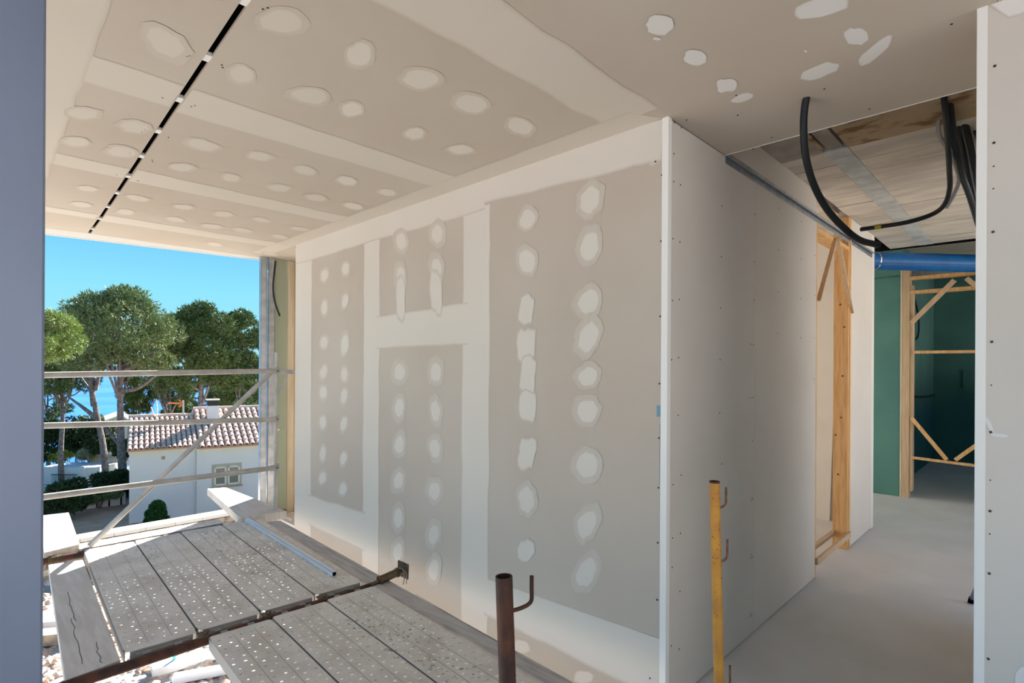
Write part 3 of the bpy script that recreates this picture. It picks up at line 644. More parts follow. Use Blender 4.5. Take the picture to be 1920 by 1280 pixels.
# square aluminium tube lying on the deck
pf = thing('aluminium_tube', (-.39, 3.72, DZ), 'square hollow aluminium tube lying along the steel planks', 'metal tube')
a, b = Vector((-.393, 3.74, DZ + .017)), Vector((-.470, 2.045, DZ + .017)); d = (b - a).normalized(); sx = d.cross(UP).normalized()
m = MB()
for ox, oz, w_, h_ in ((-.0145, 0, .002, .030), (.0145, 0, .002, .030), (0, .014, .031, .002), (0, -.014, .031, .002)): m.bar(a + sx * ox + UP * oz, b + sx * ox + UP * oz, w_, h_)
m.build('profile', M['alu'], pf); MB().bar(b - d * .012, b - d * .010, .027, .026).build('inside_shade', M['black'], pf)  # black plate stands in for the shade inside the hollow tube

# ledgers and jack
ld = thing('scaffold_ledger', (-1.2, 1.81, .13), 'rusty scaffold ledger tube under the joint between the two bays', 'scaffold tube')
MB().tube([(-2.05, 1.795, .135), (-.26, 1.81, .14)], .0235, 18).build('tube', M['rusttube'], ld, smooth=True)
for cx in (-.99, -.67, -1.30):
    MB().bar((cx, 1.79, .162), (cx + .004, 1.85, .162), .045, .010).bar((cx + .005, 1.80, .168), (cx + .03, 1.835, .168), .014, .012).build('clip', M['rustdark'], ld)
jk = thing('base_jack', (-.2, 1.79, .18), 'rusty adjustable jack with square plate pressed to the patched wall', 'jack')
MB().tube([(-.36, 1.80, .158), (-.27, 1.79, .172)], .010, 12).build('spindle', M['rustdark'], jk, smooth=True)
MB().pipe((-.30, 1.795, .168), (-.175, 1.782, .19), .025, .012, 16).build('sleeve', M['rustdark'], jk)
MB().pipe((-.305, 1.795, .167), (-.292, 1.794, .169), .030, .012, 16).build('collar', M['rustdark'], jk)
MB().pipe((-.185, 1.783, .188), (-.172, 1.781, .190), .030, .012, 16).build('collar', M['rustdark'], jk)
MB().tube([(-.175, 1.782, .19), (-.135, 1.778, .197)], .013, 12).build('pin', M['rustdark'], jk)
MB().bar((-.138, 1.778, .150), (-.134, 1.778, .245), .115, .009, up=(1, 0, 0)).build('plate', M['rustdark'], jk, bevel=.002)
MB().tube(smooth_path([(-.165, 1.80, .205), (-.158, 1.77, .215), (-.152, 1.745, .19), (-.152, 1.742, .15), (-.155, 1.75, .115)], 6), .003, 6).build('wire', M['hook'], jk)
MB().tube(smooth_path([(-.16, 1.79, .20), (-.150, 1.755, .21), (-.145, 1.725, .18), (-.145, 1.73, .12)], 6), .003, 6).build('wire', M['hook'], jk)
ld2 = thing('scaffold_ledger', (-1.2, 3.83, .13), 'brown scaffold ledger tube under the sunlit outer plank ends', 'scaffold tube')
MB().tube([(-2.1, 3.80, .135), (-.03, 3.825, .135)], .0245, 18).build('tube', M['rusttube'], ld2, smooth=True)
MB().pipe((-1.70, 3.805, .135), (-1.62, 3.806, .135), .031, .024, 16).build('coupler', M['rustdark'], ld2)
MB().bar((-.285, 3.80, .168), (-.03, 3.80, .180), .05, .035).build('end_bracket', M['rusttube'], ld2)

# guard frame at the outer edge
gf = thing('scaffold_guard_post', (-.12, 3.79, -3), 'galvanised scaffold post with rail fittings near the end of the patched wall', 'scaffold post')
MB().tube([(-.135, 3.80, -2.99), (-.118, 3.80, 1.63)], .0175, 14).build('tube', M['galvdull'], gf, smooth=True)
MB().box(-.19, -.06, 3.74, 3.86, -3.0, -2.99).build('base_plate', M['galvdull'], gf)
for z_ in (1.455, 1.03, .595): MB().box(-.136, -.100, 3.765, 3.79, z_ - .03, z_ + .03).build('rail_bracket', M['galvdull'], gf)
MB().box(-.105, .06, 3.788, 3.80, 1.435, 1.475).build('wall_tie', M['galv'], gf)
MB().bar((-.09, 3.79, 1.26), (-.03, 3.79, 1.42), .012, .02).build('tie_brace', M['galvdull'], gf)
gp2 = thing('scaffold_guard_post', (-2.25, 3.79, -3), 'galvanised scaffold post hidden behind the blue-grey column', 'scaffold post')
MB().tube([(-2.25, 3.80, -2.99), (-2.25, 3.80, 1.63)], .0225, 14).build('tube', M['galvdull'], gp2, smooth=True)
MB().box(-2.31, -2.19, 3.74, 3.86, -3.0, -2.99).build('base_plate', M['galvdull'], gp2)
for nm, zl, zr, r_ in (('topmost', 1.425, 1.463, .0215), ('middle', 1.105, 1.03, .0215), ('lowest', .592, .596, .0225)):
    t = thing('guard_rail', (-1.2, 3.78, zr), nm + ' of the three horizontal grey guard rails over the outer deck edge', 'guard rail', 'horizontal guard rails')
    A, B = Vector((-2.25, 3.765, zl)), Vector((-.20, 3.765, zr + .0))
    MB().tube([A, B], r_, 16).build('tube', M['galvdull'], t, smooth=True)
    m = MB(); m.tube([B, B + Vector((.03, 0, 0)), B + Vector((.06, 0, 0))], [r_, r_ * .9, r_ * 1.0], 14)
    m.box(B.x + .02, B.x + .10, 3.757, 3.770, zr - .026, zr + .026); m.build('flattened_end', M['galvdull'], t)
    MB().tube([(B.x + .075, 3.742, zr), (B.x + .075, 3.765, zr)], .009, 8).build('bolt', M['hook'], t)
db = thing('diagonal_brace', (-.13, 3.85, 1.45), 'grey diagonal scaffold brace crossing the three guard rails', 'scaffold brace')
MB().tube([(-.145, 3.85, 1.45), (-1.46, 3.85, .175)], .0205, 16).build('tube', M['galvdull'], db, smooth=True)
MB().bar((-.17, 3.845, 1.425), (-.125, 3.845, 1.47), .012, .04).build('flattened_end', M['galvdull'], db)

# two posts on the slab edge
def hooked_post(name, foot, top, r, mt, hks, label, up_dir):
    t = thing(name, tuple(foot), label, 'post'); foot, top = Vector(foot), Vector(top)
    MB().pipe(foot, top, r, r * .84, 24).build('tube', M[mt], t, smooth=True)
    for k, z_, hl, hh, hr in hks:
        c = foot.lerp(top, k); hd = Vector(up_dir)
        a = c + hd * r * .9
        MB().tube(smooth_path([a, a + hd * hl * .45 + UP * .004, a + hd * hl * .85 + UP * .012, a + hd * hl + UP * hh * .28, a + hd * hl + UP * hh * .6, a + hd * hl + UP * hh], 5), hr, 10).build('hook', M['hookrust'] if mt == 'yellow' else M['rusttube'], t, smooth=True)
    MB().tube([foot, foot + UP * .012], r * 1.9, 20).build('foot_plate', M[mt], t)
    return t
zt = at(949, 1080, 1.42)
bp_ = at(958, 1280, 1.42); bdir = (bp_ - zt) / (zt.z - bp_.z); foot = zt + bdir * zt.z
hooked_post('hooked_post', (foot.x, foot.y, 0), zt, .0222, 'rusttube', [(.905, 0, .052, .085, .0055), (.45, 0, .052, .085, .0055)], 'dark rusty hollow post with one hook standing before the steel deck', (RT * .96 + FW * .28))
zt = at(1342, 898, 2.02); bp_ = at(1354.5, 1280, 2.02); bdir = (bp_ - zt) / (zt.z - bp_.z); foot = zt + bdir * zt.z
yp = hooked_post('hooked_post', (foot.x, foot.y, 0), zt, .0182, 'yellow', [(.909, 0, .026, .076, .0042), (.727, 0, .026, .082, .0042), (.3, 0, .026, .082, .0042)], 'scratched yellow post with hooks at the corridor opening', (RT * .99 + FW * .1))
MB().pipe(zt - UP * .005, zt + UP * .001, .0186, .014, 24).build('rusty_rim', M['rusttube'], yp)
m = MB(); rr = random.Random(5); fo = Vector((foot.x, foot.y, 0)); ax = (zt - fo)
for k in range(46):
    f_ = rr.choice([rr.uniform(.70, .86), rr.uniform(.55, .99)]); c = fo + ax * f_; a = rr.uniform(-2.2, .2) + math.radians(44)
    n_ = Vector((math.cos(a), math.sin(a), 0)) if True else 0
    n_ = (-FW * math.cos(rr.uniform(-1.2, 1.2)) + RT * math.sin(rr.uniform(-1.3, 1.3))).normalized()
    m.tube([c + n_ * .0172, c + n_ * .0186], rr.uniform(.0008, .0024), 6)
stuff(m.build('rust_spots', M['rusttube'], yp))

# ------------------------------------------------------------------ facade end: studs, boards, post
def stud(name, u0, u1, y, z0, z1, m_, label, cat, dpt=.05, lip=True):
    a, b = on(u0, 700, 1, y).x, on(u1, 700, 1, y).x
    t = thing(name, (a, y, z0), label, cat)
    if lip:
        MB().box(a, b, y, y + .0015, z0, z1).box(a, a + .0015, y, y + dpt, z0, z1).box(b - .0015, b, y, y + dpt, z0, z1).box(a, a + .012, y + dpt - .0015, y + dpt, z0, z1).build('channel', m_, t)
        MB().box(a + .002, b - .002, y - .004, y, z0 + 1.2, z0 + 1.235).build('clip', m_, t)
    else: MB().box(a, b, y, y + dpt, z0, z1).build('sheet', m_, t)
    return t
stud('metal_stud', 489, 500, 4.40, -.28, 2.6, M['galv'], 'outermost galvanised stud, a sky gap on its inner side', 'stud')
stud('metal_stud', 503, 514.5, 4.40, -.28, 2.6, M['galv'], 'galvanised stud against the pale green board', 'stud')
gbd = stud('green_board', 514.7, 537, 4.42, .86, 2.6, M['greenpale'], 'upper pale green board at the facade end', 'board', .02, False)
stud('green_board', 516, 538, 4.415, -.28, .855, M['greenpale'], 'lower pale green board at the facade end', 'board', .02, False)
cp = thing('cream_post', (.28, 4.4, -.28), 'cream rendered post just beyond the end of the patched wall', 'post')
a, b = on(539, 700, 1, 4.42).x, on(552, 700, 1, 4.42).x
MB().box(a, b, 4.42, 4.6, -.28, 2.6).build('render', M['cream'], cp, bevel=.01)
MB().box(b, b + .3, 4.43, 4.6, -.28, 2.6).build('raw_edge', M['woodpale'], cp)
bkx = (on(543, 970, 1, 4.1).x, .5)
bk = thing('block_heap', (.3, 4.2, -.28), 'broken blocks stacked at the foot of the cream post', 'blocks')
rr = random.Random(9)
for k in range(9):
    x_, z_ = .12 + (k % 3) * .15 + rr.uniform(0, .02), -.28 + (k // 3) * .105
    MB().box(x_, x_ + .14, 4.02 + rr.uniform(0, .05), 4.25, z_, z_ + .10).build('block', M['mortar'] if k % 2 else M['woodlight'], bk, bevel=.006)
cb = P((514, 497, 5.55), (512, 520, 5.5), (510.5, 548, 5.45), (514, 572, 5.4), (523, 597, 5.35))
cb = [on(u, v, 1, 4.33) for u, v in ((514.5, 494), (512, 520), (510.5, 545), (514, 570), (523.5, 597))]
hose('hanging_cable', cb, .009, M['hose'], 'thin black cable hanging down the facade studs', 'cable')
struct(MB().box(.1, .14, 3.68, 4.42, -.28, 2.6).build('wall_return', M['board']) if False else MB().box(.5, .54, 3.68, 4.42, -.28, 3.1).build('wall_return', M['board']), 'closing wall behind the end of the patched wall')

# ================================================================== outdoors
M['whitewash'] = mat('white_render', (.64, .64, .64), .9, col2=(.60, .60, .61), scale=.6, bump=.1, bscale=10)
M['stone'] = mat('stone_masonry', (.42, .33, .23), .95, col2=(.25, .20, .15), scale=6, bump=.5, bscale=12)
M['cap'] = mat('pale_cap_stone', (.70, .66, .58), .9)
M['tile'] = mat('terracotta_tile', (.60, .40, .30), .85, col2=(.70, .53, .43), scale=3.2, thr=(.35, .65), bump=.2, bscale=20)
M['tileunder'] = mat('terracotta_under_tile', (.44, .27, .19), .9)  # darker terracotta of the roof base and back slope
M['bark'] = mat('pine_bark', (.24, .21, .20), .95, col2=(.13, .11, .105), scale=8, bump=.6, bscale=12)
def leafmat(name, a, b_):
    m = mat(name, a, .75, col2=b_, scale=1.2, thr=(.3, .7), spec=.2); return m
LEAF = [leafmat('needles_mid', (.15, .195, .075), (.20, .25, .11)), leafmat('needles_dark', (.085, .135, .045), (.13, .18, .065)), leafmat('needles_light', (.22, .29, .085), (.27, .33, .12)),
        leafmat('leaves_dark', (.03, .06, .025), (.05, .08, .03)), leafmat('leaves_yellow', (.26, .32, .06), (.34, .34, .10)), leafmat('leaves_grey', (.20, .26, .16), (.26, .30, .20)), leafmat('leaves_deep', (.02, .075, .02), (.03, .11, .03))]
def foliage(name, clumps, m, parent, per=110, tuft=.16, blades=5, flat=.75, wid=.13):
    """needle tufts: fans of thin triangles on the shells of the clumps"""
    n = len(clumps) * per
    cl_ = np.array([(c[0], c[1], c[2]) for c, r in clumps]).repeat(per, 0); rr_ = np.array([r for c, r in clumps]).repeat(per)
    d = RNG.normal(size=(n, 3)); d /= np.linalg.norm(d, axis=1)[:, None]
    rad = rr_ * RNG.uniform(.45, 1.08, n) ** .6
    p = cl_ + d * rad[:, None] * np.array([1, 1, flat])
    out = []
    for k in range(blades):
        q = d * .9 + RNG.normal(size=(n, 3)) * .65 + np.array([0, 0, .25]); q /= np.linalg.norm(q, axis=1)[:, None]
        s = np.cross(q, RNG.normal(size=(n, 3))); s /= np.linalg.norm(s, axis=1)[:, None]
        L = tuft * RNG.uniform(.6, 1.35, n)[:, None]
        out.append(np.stack([p - s * L * wid, p + s * L * wid, p + q * L], 1))
    V = np.concatenate(out).reshape(-1, 3); nf = len(V) // 3
    me = bpy.data.meshes.new(name); me.vertices.add(len(V)); me.vertices.foreach_set('co', V.ravel().astype(np.float32))
    me.loops.add(nf * 3); me.loops.foreach_set('vertex_index', np.arange(nf * 3, dtype=np.int32))
    me.polygons.add(nf); me.polygons.foreach_set('loop_start', np.arange(0, nf * 3, 3, dtype=np.int32))
    me.update(calc_edges=True); me.materials.append(m)
    return link(name, me, parent)
def gz(p):
    s = (Vector((p[0], p[1], 0)) - Vector((RW0.x, RW0.y, 0))).dot(rnor); return ground_z(s)
def pine(u, v0, v1, dist, rx, label, leaf, lean=0, trunk=None, n=46, per=120, seed=1, ubase=None, group=None, tuft=.2, cr_lo=.35, forks=None, tr=.16):
    """crown from pixel heights v0 (top) to v1 (bottom), half width rx px, at a distance"""
    rr = random.Random(seed); s_ = dist / F_PX
    top = at(u, v0, dist); bot = at(u, v1, dist); cz = (top.z + bot.z) / 2; hz = (top.z - bot.z) / 2; W = rx * s_
    base = at(ubase if ubase else u, 800, dist); base.z = gz(base)
    t = thing('pine_tree', tuple(base), label, 'tree', group)
    clumps = []
    for k in range(n):
        a = rr.random() * 2 * PI; z = rr.uniform(-1, 1); rad = math.sqrt(max(0, 1 - (max(0, z)) ** 2)) * rr.uniform(.35, .95) * (1 if z > -.3 else .8)
        c = Vector((top.x + math.cos(a) * rad * W, top.y + math.sin(a) * rad * W, cz + z * hz * .92))
        clumps.append((c, rr.uniform(.13, .24) * W + .12))
    foliage('foliage', clumps, leaf, t, per, tuft)['kind'] = 'stuff'
    tm = MB(); fork = Vector((base.x, base.y, base.z)).lerp(Vector((top.x, top.y, bot.z)), .75)
    mid = (base + fork) / 2 + Vector((rr.uniform(-.2, .2), 0, 0))
    c0 = Vector((top.x, top.y, cz + hz * .3))
    tm.tube(smooth_path([base, mid, fork, (fork + c0) / 2, c0], 5), [tr * (1 - .75 * i / 20) for i in range(21)], 9); tm.build('trunk', M['bark'], t, smooth=True)
    bm_ = MB()
    for c, r in rr.sample(clumps, min(16, n)):
        st = fork.lerp(c0, rr.uniform(0, .8)); md = (st + c) / 2 + Vector((0, 0, -.12 * (c - st).length))
        bm_.tube([st, md, c], [tr * .35, tr * .22, tr * .10], 6)
    if forks:
        for (uu, vv, u2, v2, u3, v3) in forks: bm_.tube(smooth_path([at(uu, vv, dist), at(u2, v2, dist), at(u3, v3, dist)], 5), [tr * (.6 - .04 * i) for i in range(11)], 7)
    stuff(bm_.build('branches', M['bark'], t))
    return t
pine(222, 553, 704, 25.5, 98, 'tall pine with open grey-green crown beside the house corner', LEAF[0], n=72, seed=11, ubase=236, tuft=.17, tr=.20,
     forks=[(236, 872, 222, 838, 181, 792), (181, 792, 160, 775, 128, 752), (215, 700, 190, 690, 160, 650), (236, 700, 262, 690, 290, 668), (225, 740, 260, 735, 300, 705)])
pine(165, 585, 690, 27.5, 62, 'slender pine left of the tall grey-green one', LEAF[0], n=34, seed=12, ubase=203, tuft=.17, tr=.17, forks=[(175, 770, 165, 720, 130, 690), (180, 740, 186, 700, 175, 665)])
pine(118, 678, 745, 31, 56, 'darker low pine behind the slender one', LEAF[1], n=22, seed=13, tuft=.18)
pine(62, 590, 688, 16, 64, 'bright green pine crown cut by the blue-grey column', LEAF[2], n=50, seed=14, tuft=.12, ubase=70, tr=.12)
pine(376, 580, 735, 31, 74, 'dense dark round pine right behind the tiled roof', LEAF[1], n=70, per=150, seed=15, ubase=384, tuft=.18, tr=.24)
pine(448, 588, 770, 33, 58, 'dense pine beside the facade studs', LEAF[1], n=60, per=150, seed=16, tuft=.19)
pine(318, 612, 770, 36, 44, 'pine between the tall one and the dense dark one', LEAF[0], n=34, seed=17, tuft=.2)
pine(262, 700, 790, 38, 40, 'low dark pine behind the left roof ridge', LEAF[1], n=24, seed=18, tuft=.22)
pine(425, 690, 800, 37, 48, 'shaded pine low behind the chimney', LEAF[1], n=30, seed=19, tuft=.2)
pine(335, 700, 800, 40, 40, 'shaded pine low behind the aerial', LEAF[1], n=26, seed=20, tuft=.22)
pine(500, 640, 800, 40, 40, 'far pine hidden partly by the studs', LEAF[0], n=26, seed=21, tuft=.22)
pine(90, 700, 800, 40, 44, 'far thin pine with the sea behind it', LEAF[1], n=14, seed=22, tuft=.2)
def bush(name, u, v, dist, rx, ry, leaf, label, n=12, per=120, tuft=.14, base=True, cat='bush'):
    rr = random.Random(int(u * 7 + v)); s_ = dist / F_PX; c0 = at(u, v, dist); W, Hh = rx * s_, ry * s_
    zb = min(gz(c0), c0.z - Hh)
    t = thing(name, (c0.x, c0.y, zb), label, cat)
    cl_ = [(c0 + Vector((rr.uniform(-.7, .7) * W, rr.uniform(-.7, .7) * W, rr.uniform(-.6, .6) * Hh)), rr.uniform(.3, .5) * min(W, Hh) + .05) for _ in range(n)]
    foliage('foliage', cl_, leaf, t, per, tuft, blades=4, wid=.3)['kind'] = 'stuff'
    m_ = MB()
    for k in range(4): m_.tube([(c0.x + rr.uniform(-.1, .1), c0.y, zb), (c0.x + rr.uniform(-.5, .5) * W, c0.y + rr.uniform(-.3, .3) * W, c0.z)], [.03, .015], 6)
    stuff(m_.build('stems', M['bark'], t)); return t
bush('dark_bush', 105, 826, 36, 42, 34, LEAF[3], 'dark bush at the left under the pines', n=24)
bush('dark_bush', 165, 824, 37, 44, 36, LEAF[3], 'dark grey-green bush mass behind the white low building', n=26)
bush('dark_bush', 190, 845, 33, 24, 18, LEAF[3], 'dark bush between the pine trunks', n=14)
bush('dark_bush', 140, 800, 40, 50, 16, LEAF[5], 'greyish tree tops just below the sea', n=20)
bush('dark_bush', 130, 858, 35, 66, 18, LEAF[3], 'low dark hedge line directly behind the yellow-green shrubs', n=26)
bush('yellow_bush', 127, 862, 33, 14, 9, LEAF[4], 'yellow-green shrub left behind the white low building', n=10, per=150, tuft=.1)
bush('yellow_bush', 104, 868, 33.5, 9, 6, LEAF[4], 'small yellowish shrub at the far left', n=6, tuft=.1)
bush('pale_bush', 163, 858, 32.5, 15, 9, LEAF[5], 'pale blue-green shrub behind the trellis', n=10, per=150, tuft=.1)
bush('yellow_bush', 187, 861, 33, 12, 8, LEAF[4], 'green shrub right behind the trellis', n=8, per=150, tuft=.1)
bush('dark_bush', 128, 940, 22, 32, 34, LEAF[3], 'dark bush in front of the wicker fence', n=26, tuft=.13)
bush('dark_bush', 216, 915, 25, 30, 26, LEAF[3], 'dark ivy mass at the foot of the leaning trunks', n=22, tuft=.13)
bush('hedge', 190, 938, 23.5, 40, 8, LEAF[0], 'green creeper over the low white garden wall', n=14, tuft=.1, cat='hedge')
bush('dark_bush', 230, 850, 30, 12, 24, LEAF[3], 'dark bush at the left house corner', n=12)
# clipped conical bush
t = thing('conical_bush', tuple(at(297, 985, 20)), 'clipped dark green cone bush before the white house wall', 'bush')
cl_ = []; rr = random.Random(4)
for k in range(34):
    f_ = rr.random(); c = at(297, 990 - 38 * f_, 20); r_ = (.46 * (1 - f_) ** .6 + .05); a = rr.random() * 2 * PI
    cl_.append((c + Vector((math.cos(a) * r_ * .6, math.sin(a) * r_ * .6, 0)), .15))
foliage('foliage', cl_, LEAF[6], t, 150, .07, 4, wid=.4)['kind'] = 'stuff'
MB().tube([at(297, 1000, 20), at(297, 960, 20)], .04, 8).build('stem', M['bark'], t)

# house with tiled roof
hA, hB, hC = on(245, 990, 2, -4.6), on(371, 972, 2, -4.6), on(500, 955, 2, -4.6)
hx = (hC - hA); hx.z = 0; LX = hx.length; hx.normalize(); hy = Vector((-hx.y, hx.x, 0))
hs = thing('white_house', tuple(hA), 'white rendered house with terracotta tiled roofs across the garden', 'house')
def Hh(a, b, z): return hA + hx * a + hy * b + UP * (z + 4.6 if False else 0) + Vector((0, 0, z - hA.z))
def eave_z(u, v): # height where the wall plane is seen
    r = ray(u, v); n_ = hy; t_ = (hA - CAM).dot(n_) / r.dot(n_); return CAM + r * t_
e1, e2, e3, e4 = eave_z(245, 851), eave_z(368, 845), eave_z(374, 845), eave_z(487, 838)
x1 = (eave_z(370, 845) - hA).dot(hx)
z1, z2 = (e1.z + e2.z) / 2, (e3.z + e4.z) / 2
HM = Matrix(((hx.x, hy.x, 0, hA.x), (hx.y, hy.y, 0, hA.y), (0, 0, 1, 0), (0, 0, 0, 1)))
MB().box(0, x1, 0, 6, -6.5, z1, M=HM).build('wall', M['whitewash'], hs)
MB().box(x1, LX + 3, -.12, 6.5, -6.5, z2, M=HM).build('wall', M['whitewash'], hs)
MB().box(-.03, x1, -.05, .0, z1 - .14, z1, M=HM).box(x1, LX + 3, -.17, -.12, z2 - .14, z2, M=HM).build('eave_band', M['cap'], hs)
def tiled_roof(xa, xb, ya, run, za, rise, ncol, nrow, name):
    base = MB(); base.prism([HM @ Vector(p) for p in ((xa, ya, za), (xb, ya, za), (xb, ya + run, za + rise), (xa, ya + run, za + rise))], (0, 0, -.06))
    rf = base.build('roof', M['tileunder'], hs)
    # back slope
    MB().prism([HM @ Vector(p) for p in ((xa, ya + run, za + rise), (xb, ya + run, za + rise), (xb, ya + 2 * run, za), (xa, ya + 2 * run, za))], (0, 0, -.06)).build('back_slope', M['tileunder'], rf)
    cw = (xb - xa) / ncol; L = math.hypot(run, rise); rl = L / nrow; R = cw * .40
    v = []; f = []; n = 6
    for j, (yy, sc_, zz) in enumerate(((-.03, 1.0, .035), (rl * 1.05, .80, .012))):
        for k in range(n + 1):
            a = PI * k / n; v.append((-math.cos(a) * R * sc_, yy, math.sin(a) * R * sc_ + zz))
        for k in range(n + 1):
            a = PI * k / n; v.append((-math.cos(a) * R * sc_ * .8, yy, math.sin(a) * R * sc_ * .8 + zz - .004))
    s_ = 2 * (n + 1)
    for k in range(n): f.append((k, k + 1, s_ + k + 1, s_ + k)); f.append((k, n + 1 + k, n + 2 + k, k + 1))
    me = bpy.data.meshes.new('roof_tile'); me.from_pydata(v, [], f); me.materials.append(M['tile']); me.update()
    sl_ = math.atan2(rise, run); hz_ = math.atan2(hx.y, hx.x)
    for i in range(ncol):
        for j in range(nrow):
            t_ = (j * rl) / L
            o = bpy.data.objects.new('roof_tile', me); COL.objects.link(o); o.parent = rf; o.matrix_parent_inverse = rf.matrix_basis.inverted()
            Pm = HM @ Vector((xa + cw * (i + .5), ya + run * t_, za + rise * t_ + .0))
            o.location = Pm; o.rotation_euler = (sl_ + random.uniform(-.01, .01), random.uniform(-.03, .03), hz_ + random.uniform(-.02, .02))
    MB().tube([HM @ Vector((xa, ya + run, za + rise + .03)), HM @ Vector((xb, ya + run, za + rise + .03))], .10, 10).build('ridge', M['tile'], rf)
    return rf
def plane_at(u, v, back):
    r = ray(u, v); P0 = hA + hy * back; t_ = (P0 - CAM).dot(hy) / r.dot(hy); return CAM + r * t_
r1 = plane_at(300, 790, 2.6).z; r2 = plane_at(430, 773, 2.9).z
tiled_roof(-.08, x1 + .05, -.22, 2.8, z1 + .04, r1 - z1, 13, 8, 'left')
tiled_roof(x1 + .06, LX + 1.2, -.34, 3.2, z2 + .04, r2 - z2, 16, 9, 'right')
MB().box(x1 - .02, x1 + .06, -.25, 3, z1, z2 + .1, M=HM).build('step_wall', M['whitewash'], hs)
ch0 = plane_at(400, 800, 1.9); cx = (ch0 - hA).dot(hx); ctop = plane_at(400, 756, 1.9).z
chm = MB().box(cx - .22, cx + .22, 1.7, 2.1, z2, ctop - .24, M=HM).build('chimney', M['whitewash'], hs)
MB().box(cx - .21, cx + .21, 1.71, 2.09, ctop - .24, ctop, M=HM).build('dark_vent', M['hose'], chm)
MB().box(cx - .26, cx + .26, 1.66, 2.14, ctop, ctop + .05, M=HM).build('cap', M['cap'], chm)
# window
q0, q1 = plane_at(402, 879, -.12), plane_at(453, 911, -.12); wx0, wx1 = (q0 - hA).dot(hx), (q1 - hA).dot(hx)
wz1, wz0 = q0.z, q1.z
M['darkglass'] = mat('window_glass', (.10, .13, .13), .08, spec=.8); M['reveal'] = mat('beige_reveal', (.42, .38, .31), .8)
wn = MB().box(wx0 - .05, wx1 + .05, -.14, -.115, wz0 - .06, wz1 + .05, M=HM).build('window', M['reveal'], hs)
for k in range(2):
    a_, b_ = wx0 + (wx1 - wx0) * k / 2 + .03, wx0 + (wx1 - wx0) * (k + 1) / 2 - .03
    MB().box(a_ + .06, b_ - .06, -.146, -.141, wz0 + .07, wz1 - .12, M=HM).build('pane', M['darkglass'], wn)
    m = MB()
    for bb in ((a_, b_, wz0, wz0 + .06), (a_, b_, wz1 - .12, wz1 - .06), (a_, a_ + .06, wz0, wz1 - .06), (b_ - .06, b_, wz0, wz1 - .06)): m.box(bb[0], bb[1], -.165, -.141, bb[2], bb[3], M=HM)
    m.build('sash', M['cap'], wn)
MB().box(wx0 - .08, wx1 + .08, -.20, -.12, wz0 - .10, wz0 - .06, M=HM).build('sill', M['stone'], wn)
q = plane_at(308, 865, 0); qx = (q - hA).dot(hx); MB().box(qx - .06, qx + .06, -.012, 0, q.z - .07, q.z + .07, M=HM).build('air_vent', M['stone'], hs)
# aerial on the ridge
M['orange'] = mat('orange_plastic', (.75, .20, .06), .6)
ae = thing('tv_aerial', tuple(plane_at(344, 792, 2.4)), 'orange television aerial on a mast behind the left roof ridge', 'aerial')
PL = lambda u, v: plane_at(u, v, 2.45)
MB().tube([PL(345, 793), PL(344, 757)], .035, 8).build('mast', M['galvdull'], ae)
MB().bar(PL(315, 762.5), PL(342, 763), .05, .06).build('boom', M['orange'], ae)
MB().bar(PL(336, 755), PL(342, 763), .05, .05).bar(PL(336, 770), PL(342, 763), .05, .05).build('reflector', M['orange'], ae)
m = MB()
for k in range(5): m.tube([PL(318 + 4 * k, 762.6) - hy * .12, PL(318 + 4 * k, 762.6) + hy * .12], .008, 5)
m.build('dipoles', M['galv'], ae)
MB().tube(smooth_path([PL(284, 770), PL(290, 785), PL(296, 793)], 4), .02, 6).tube(smooth_path([PL(294, 758), PL(296, 775), PL(293, 792)], 4), .02, 6).build('bare_mast', M['cap'], ae)

nh = thing('reflector_house', (4, -14, -3), 'unseen white house added to bounce sunlight into the corridor', 'house')  # out-of-view house, added so its sunlit wall reflects light into the corridor
MB().box(-9, 18, -22, -14, -3, 3.8).build('wall', M['whitewash'], nh)
for k in range(6):
    wn_ = MB().box(-6.5 + 4 * k, -5.1 + 4 * k, -14.02, -13.97, .2, 1.6).build('window', M['reveal'], nh)
    MB().box(-6.4 + 4 * k, -5.2 + 4 * k, -13.97, -13.96, .3, 1.5).build('pane', M['darkglass'], wn_)
MB().prism([(-9.4, -22.4, 3.8), (-9.4, -13.6, 3.8), (-9.4, -18, 5.2)], (27.8, 0, 0)).build('roof', M['tile'], nh)
# garden wall, cap, stones
gw = MB(); P0, P1 = Vector((RW0.x, RW0.y, 0)), Vector((RW1.x, RW1.y, 0)); ex = rdir * 8
gwm = Matrix(((rdir.x, rnor.x, 0, P0.x), (rdir.y, rnor.y, 0, P0.y), (0, 0, 1, 0), (0, 0, 0, 1))); GL = (P1 - P0).length
rw = thing('garden_wall', (P0.x, P0.y, -3), 'stone garden wall with a pale cap below the scaffold', 'wall')
MB().box(-4, GL + 5, .0, .28, -4.6, -2.28, M=gwm).build('core', M['stone'], rw)
for k in range(int((GL + 5) / .6) + 1): MB().box(-4 + k * .6 + .005 if k else -4, -4 + (k + 1) * .6 - .005, -.08, .34, -2.28, -2.2, M=gwm).build('cap_stone', M['cap'], rw)
rr = random.Random(2)
stones = []
for sh in range(4):
    r_ = rr.uniform; mm = MB(); mm.prism([(0, 0, 0), (.30, 0, 0), (.31, 0, .10), (.27, 0, .135), (.02, 0, .13), (-.01, 0, .05)], (0, -.05, 0)); stones.append(mm.mesh('stone', M['stone'] if sh % 2 else mat('stone_pale_%d' % sh, (.55, .45, .33), .95, bump=.4)))
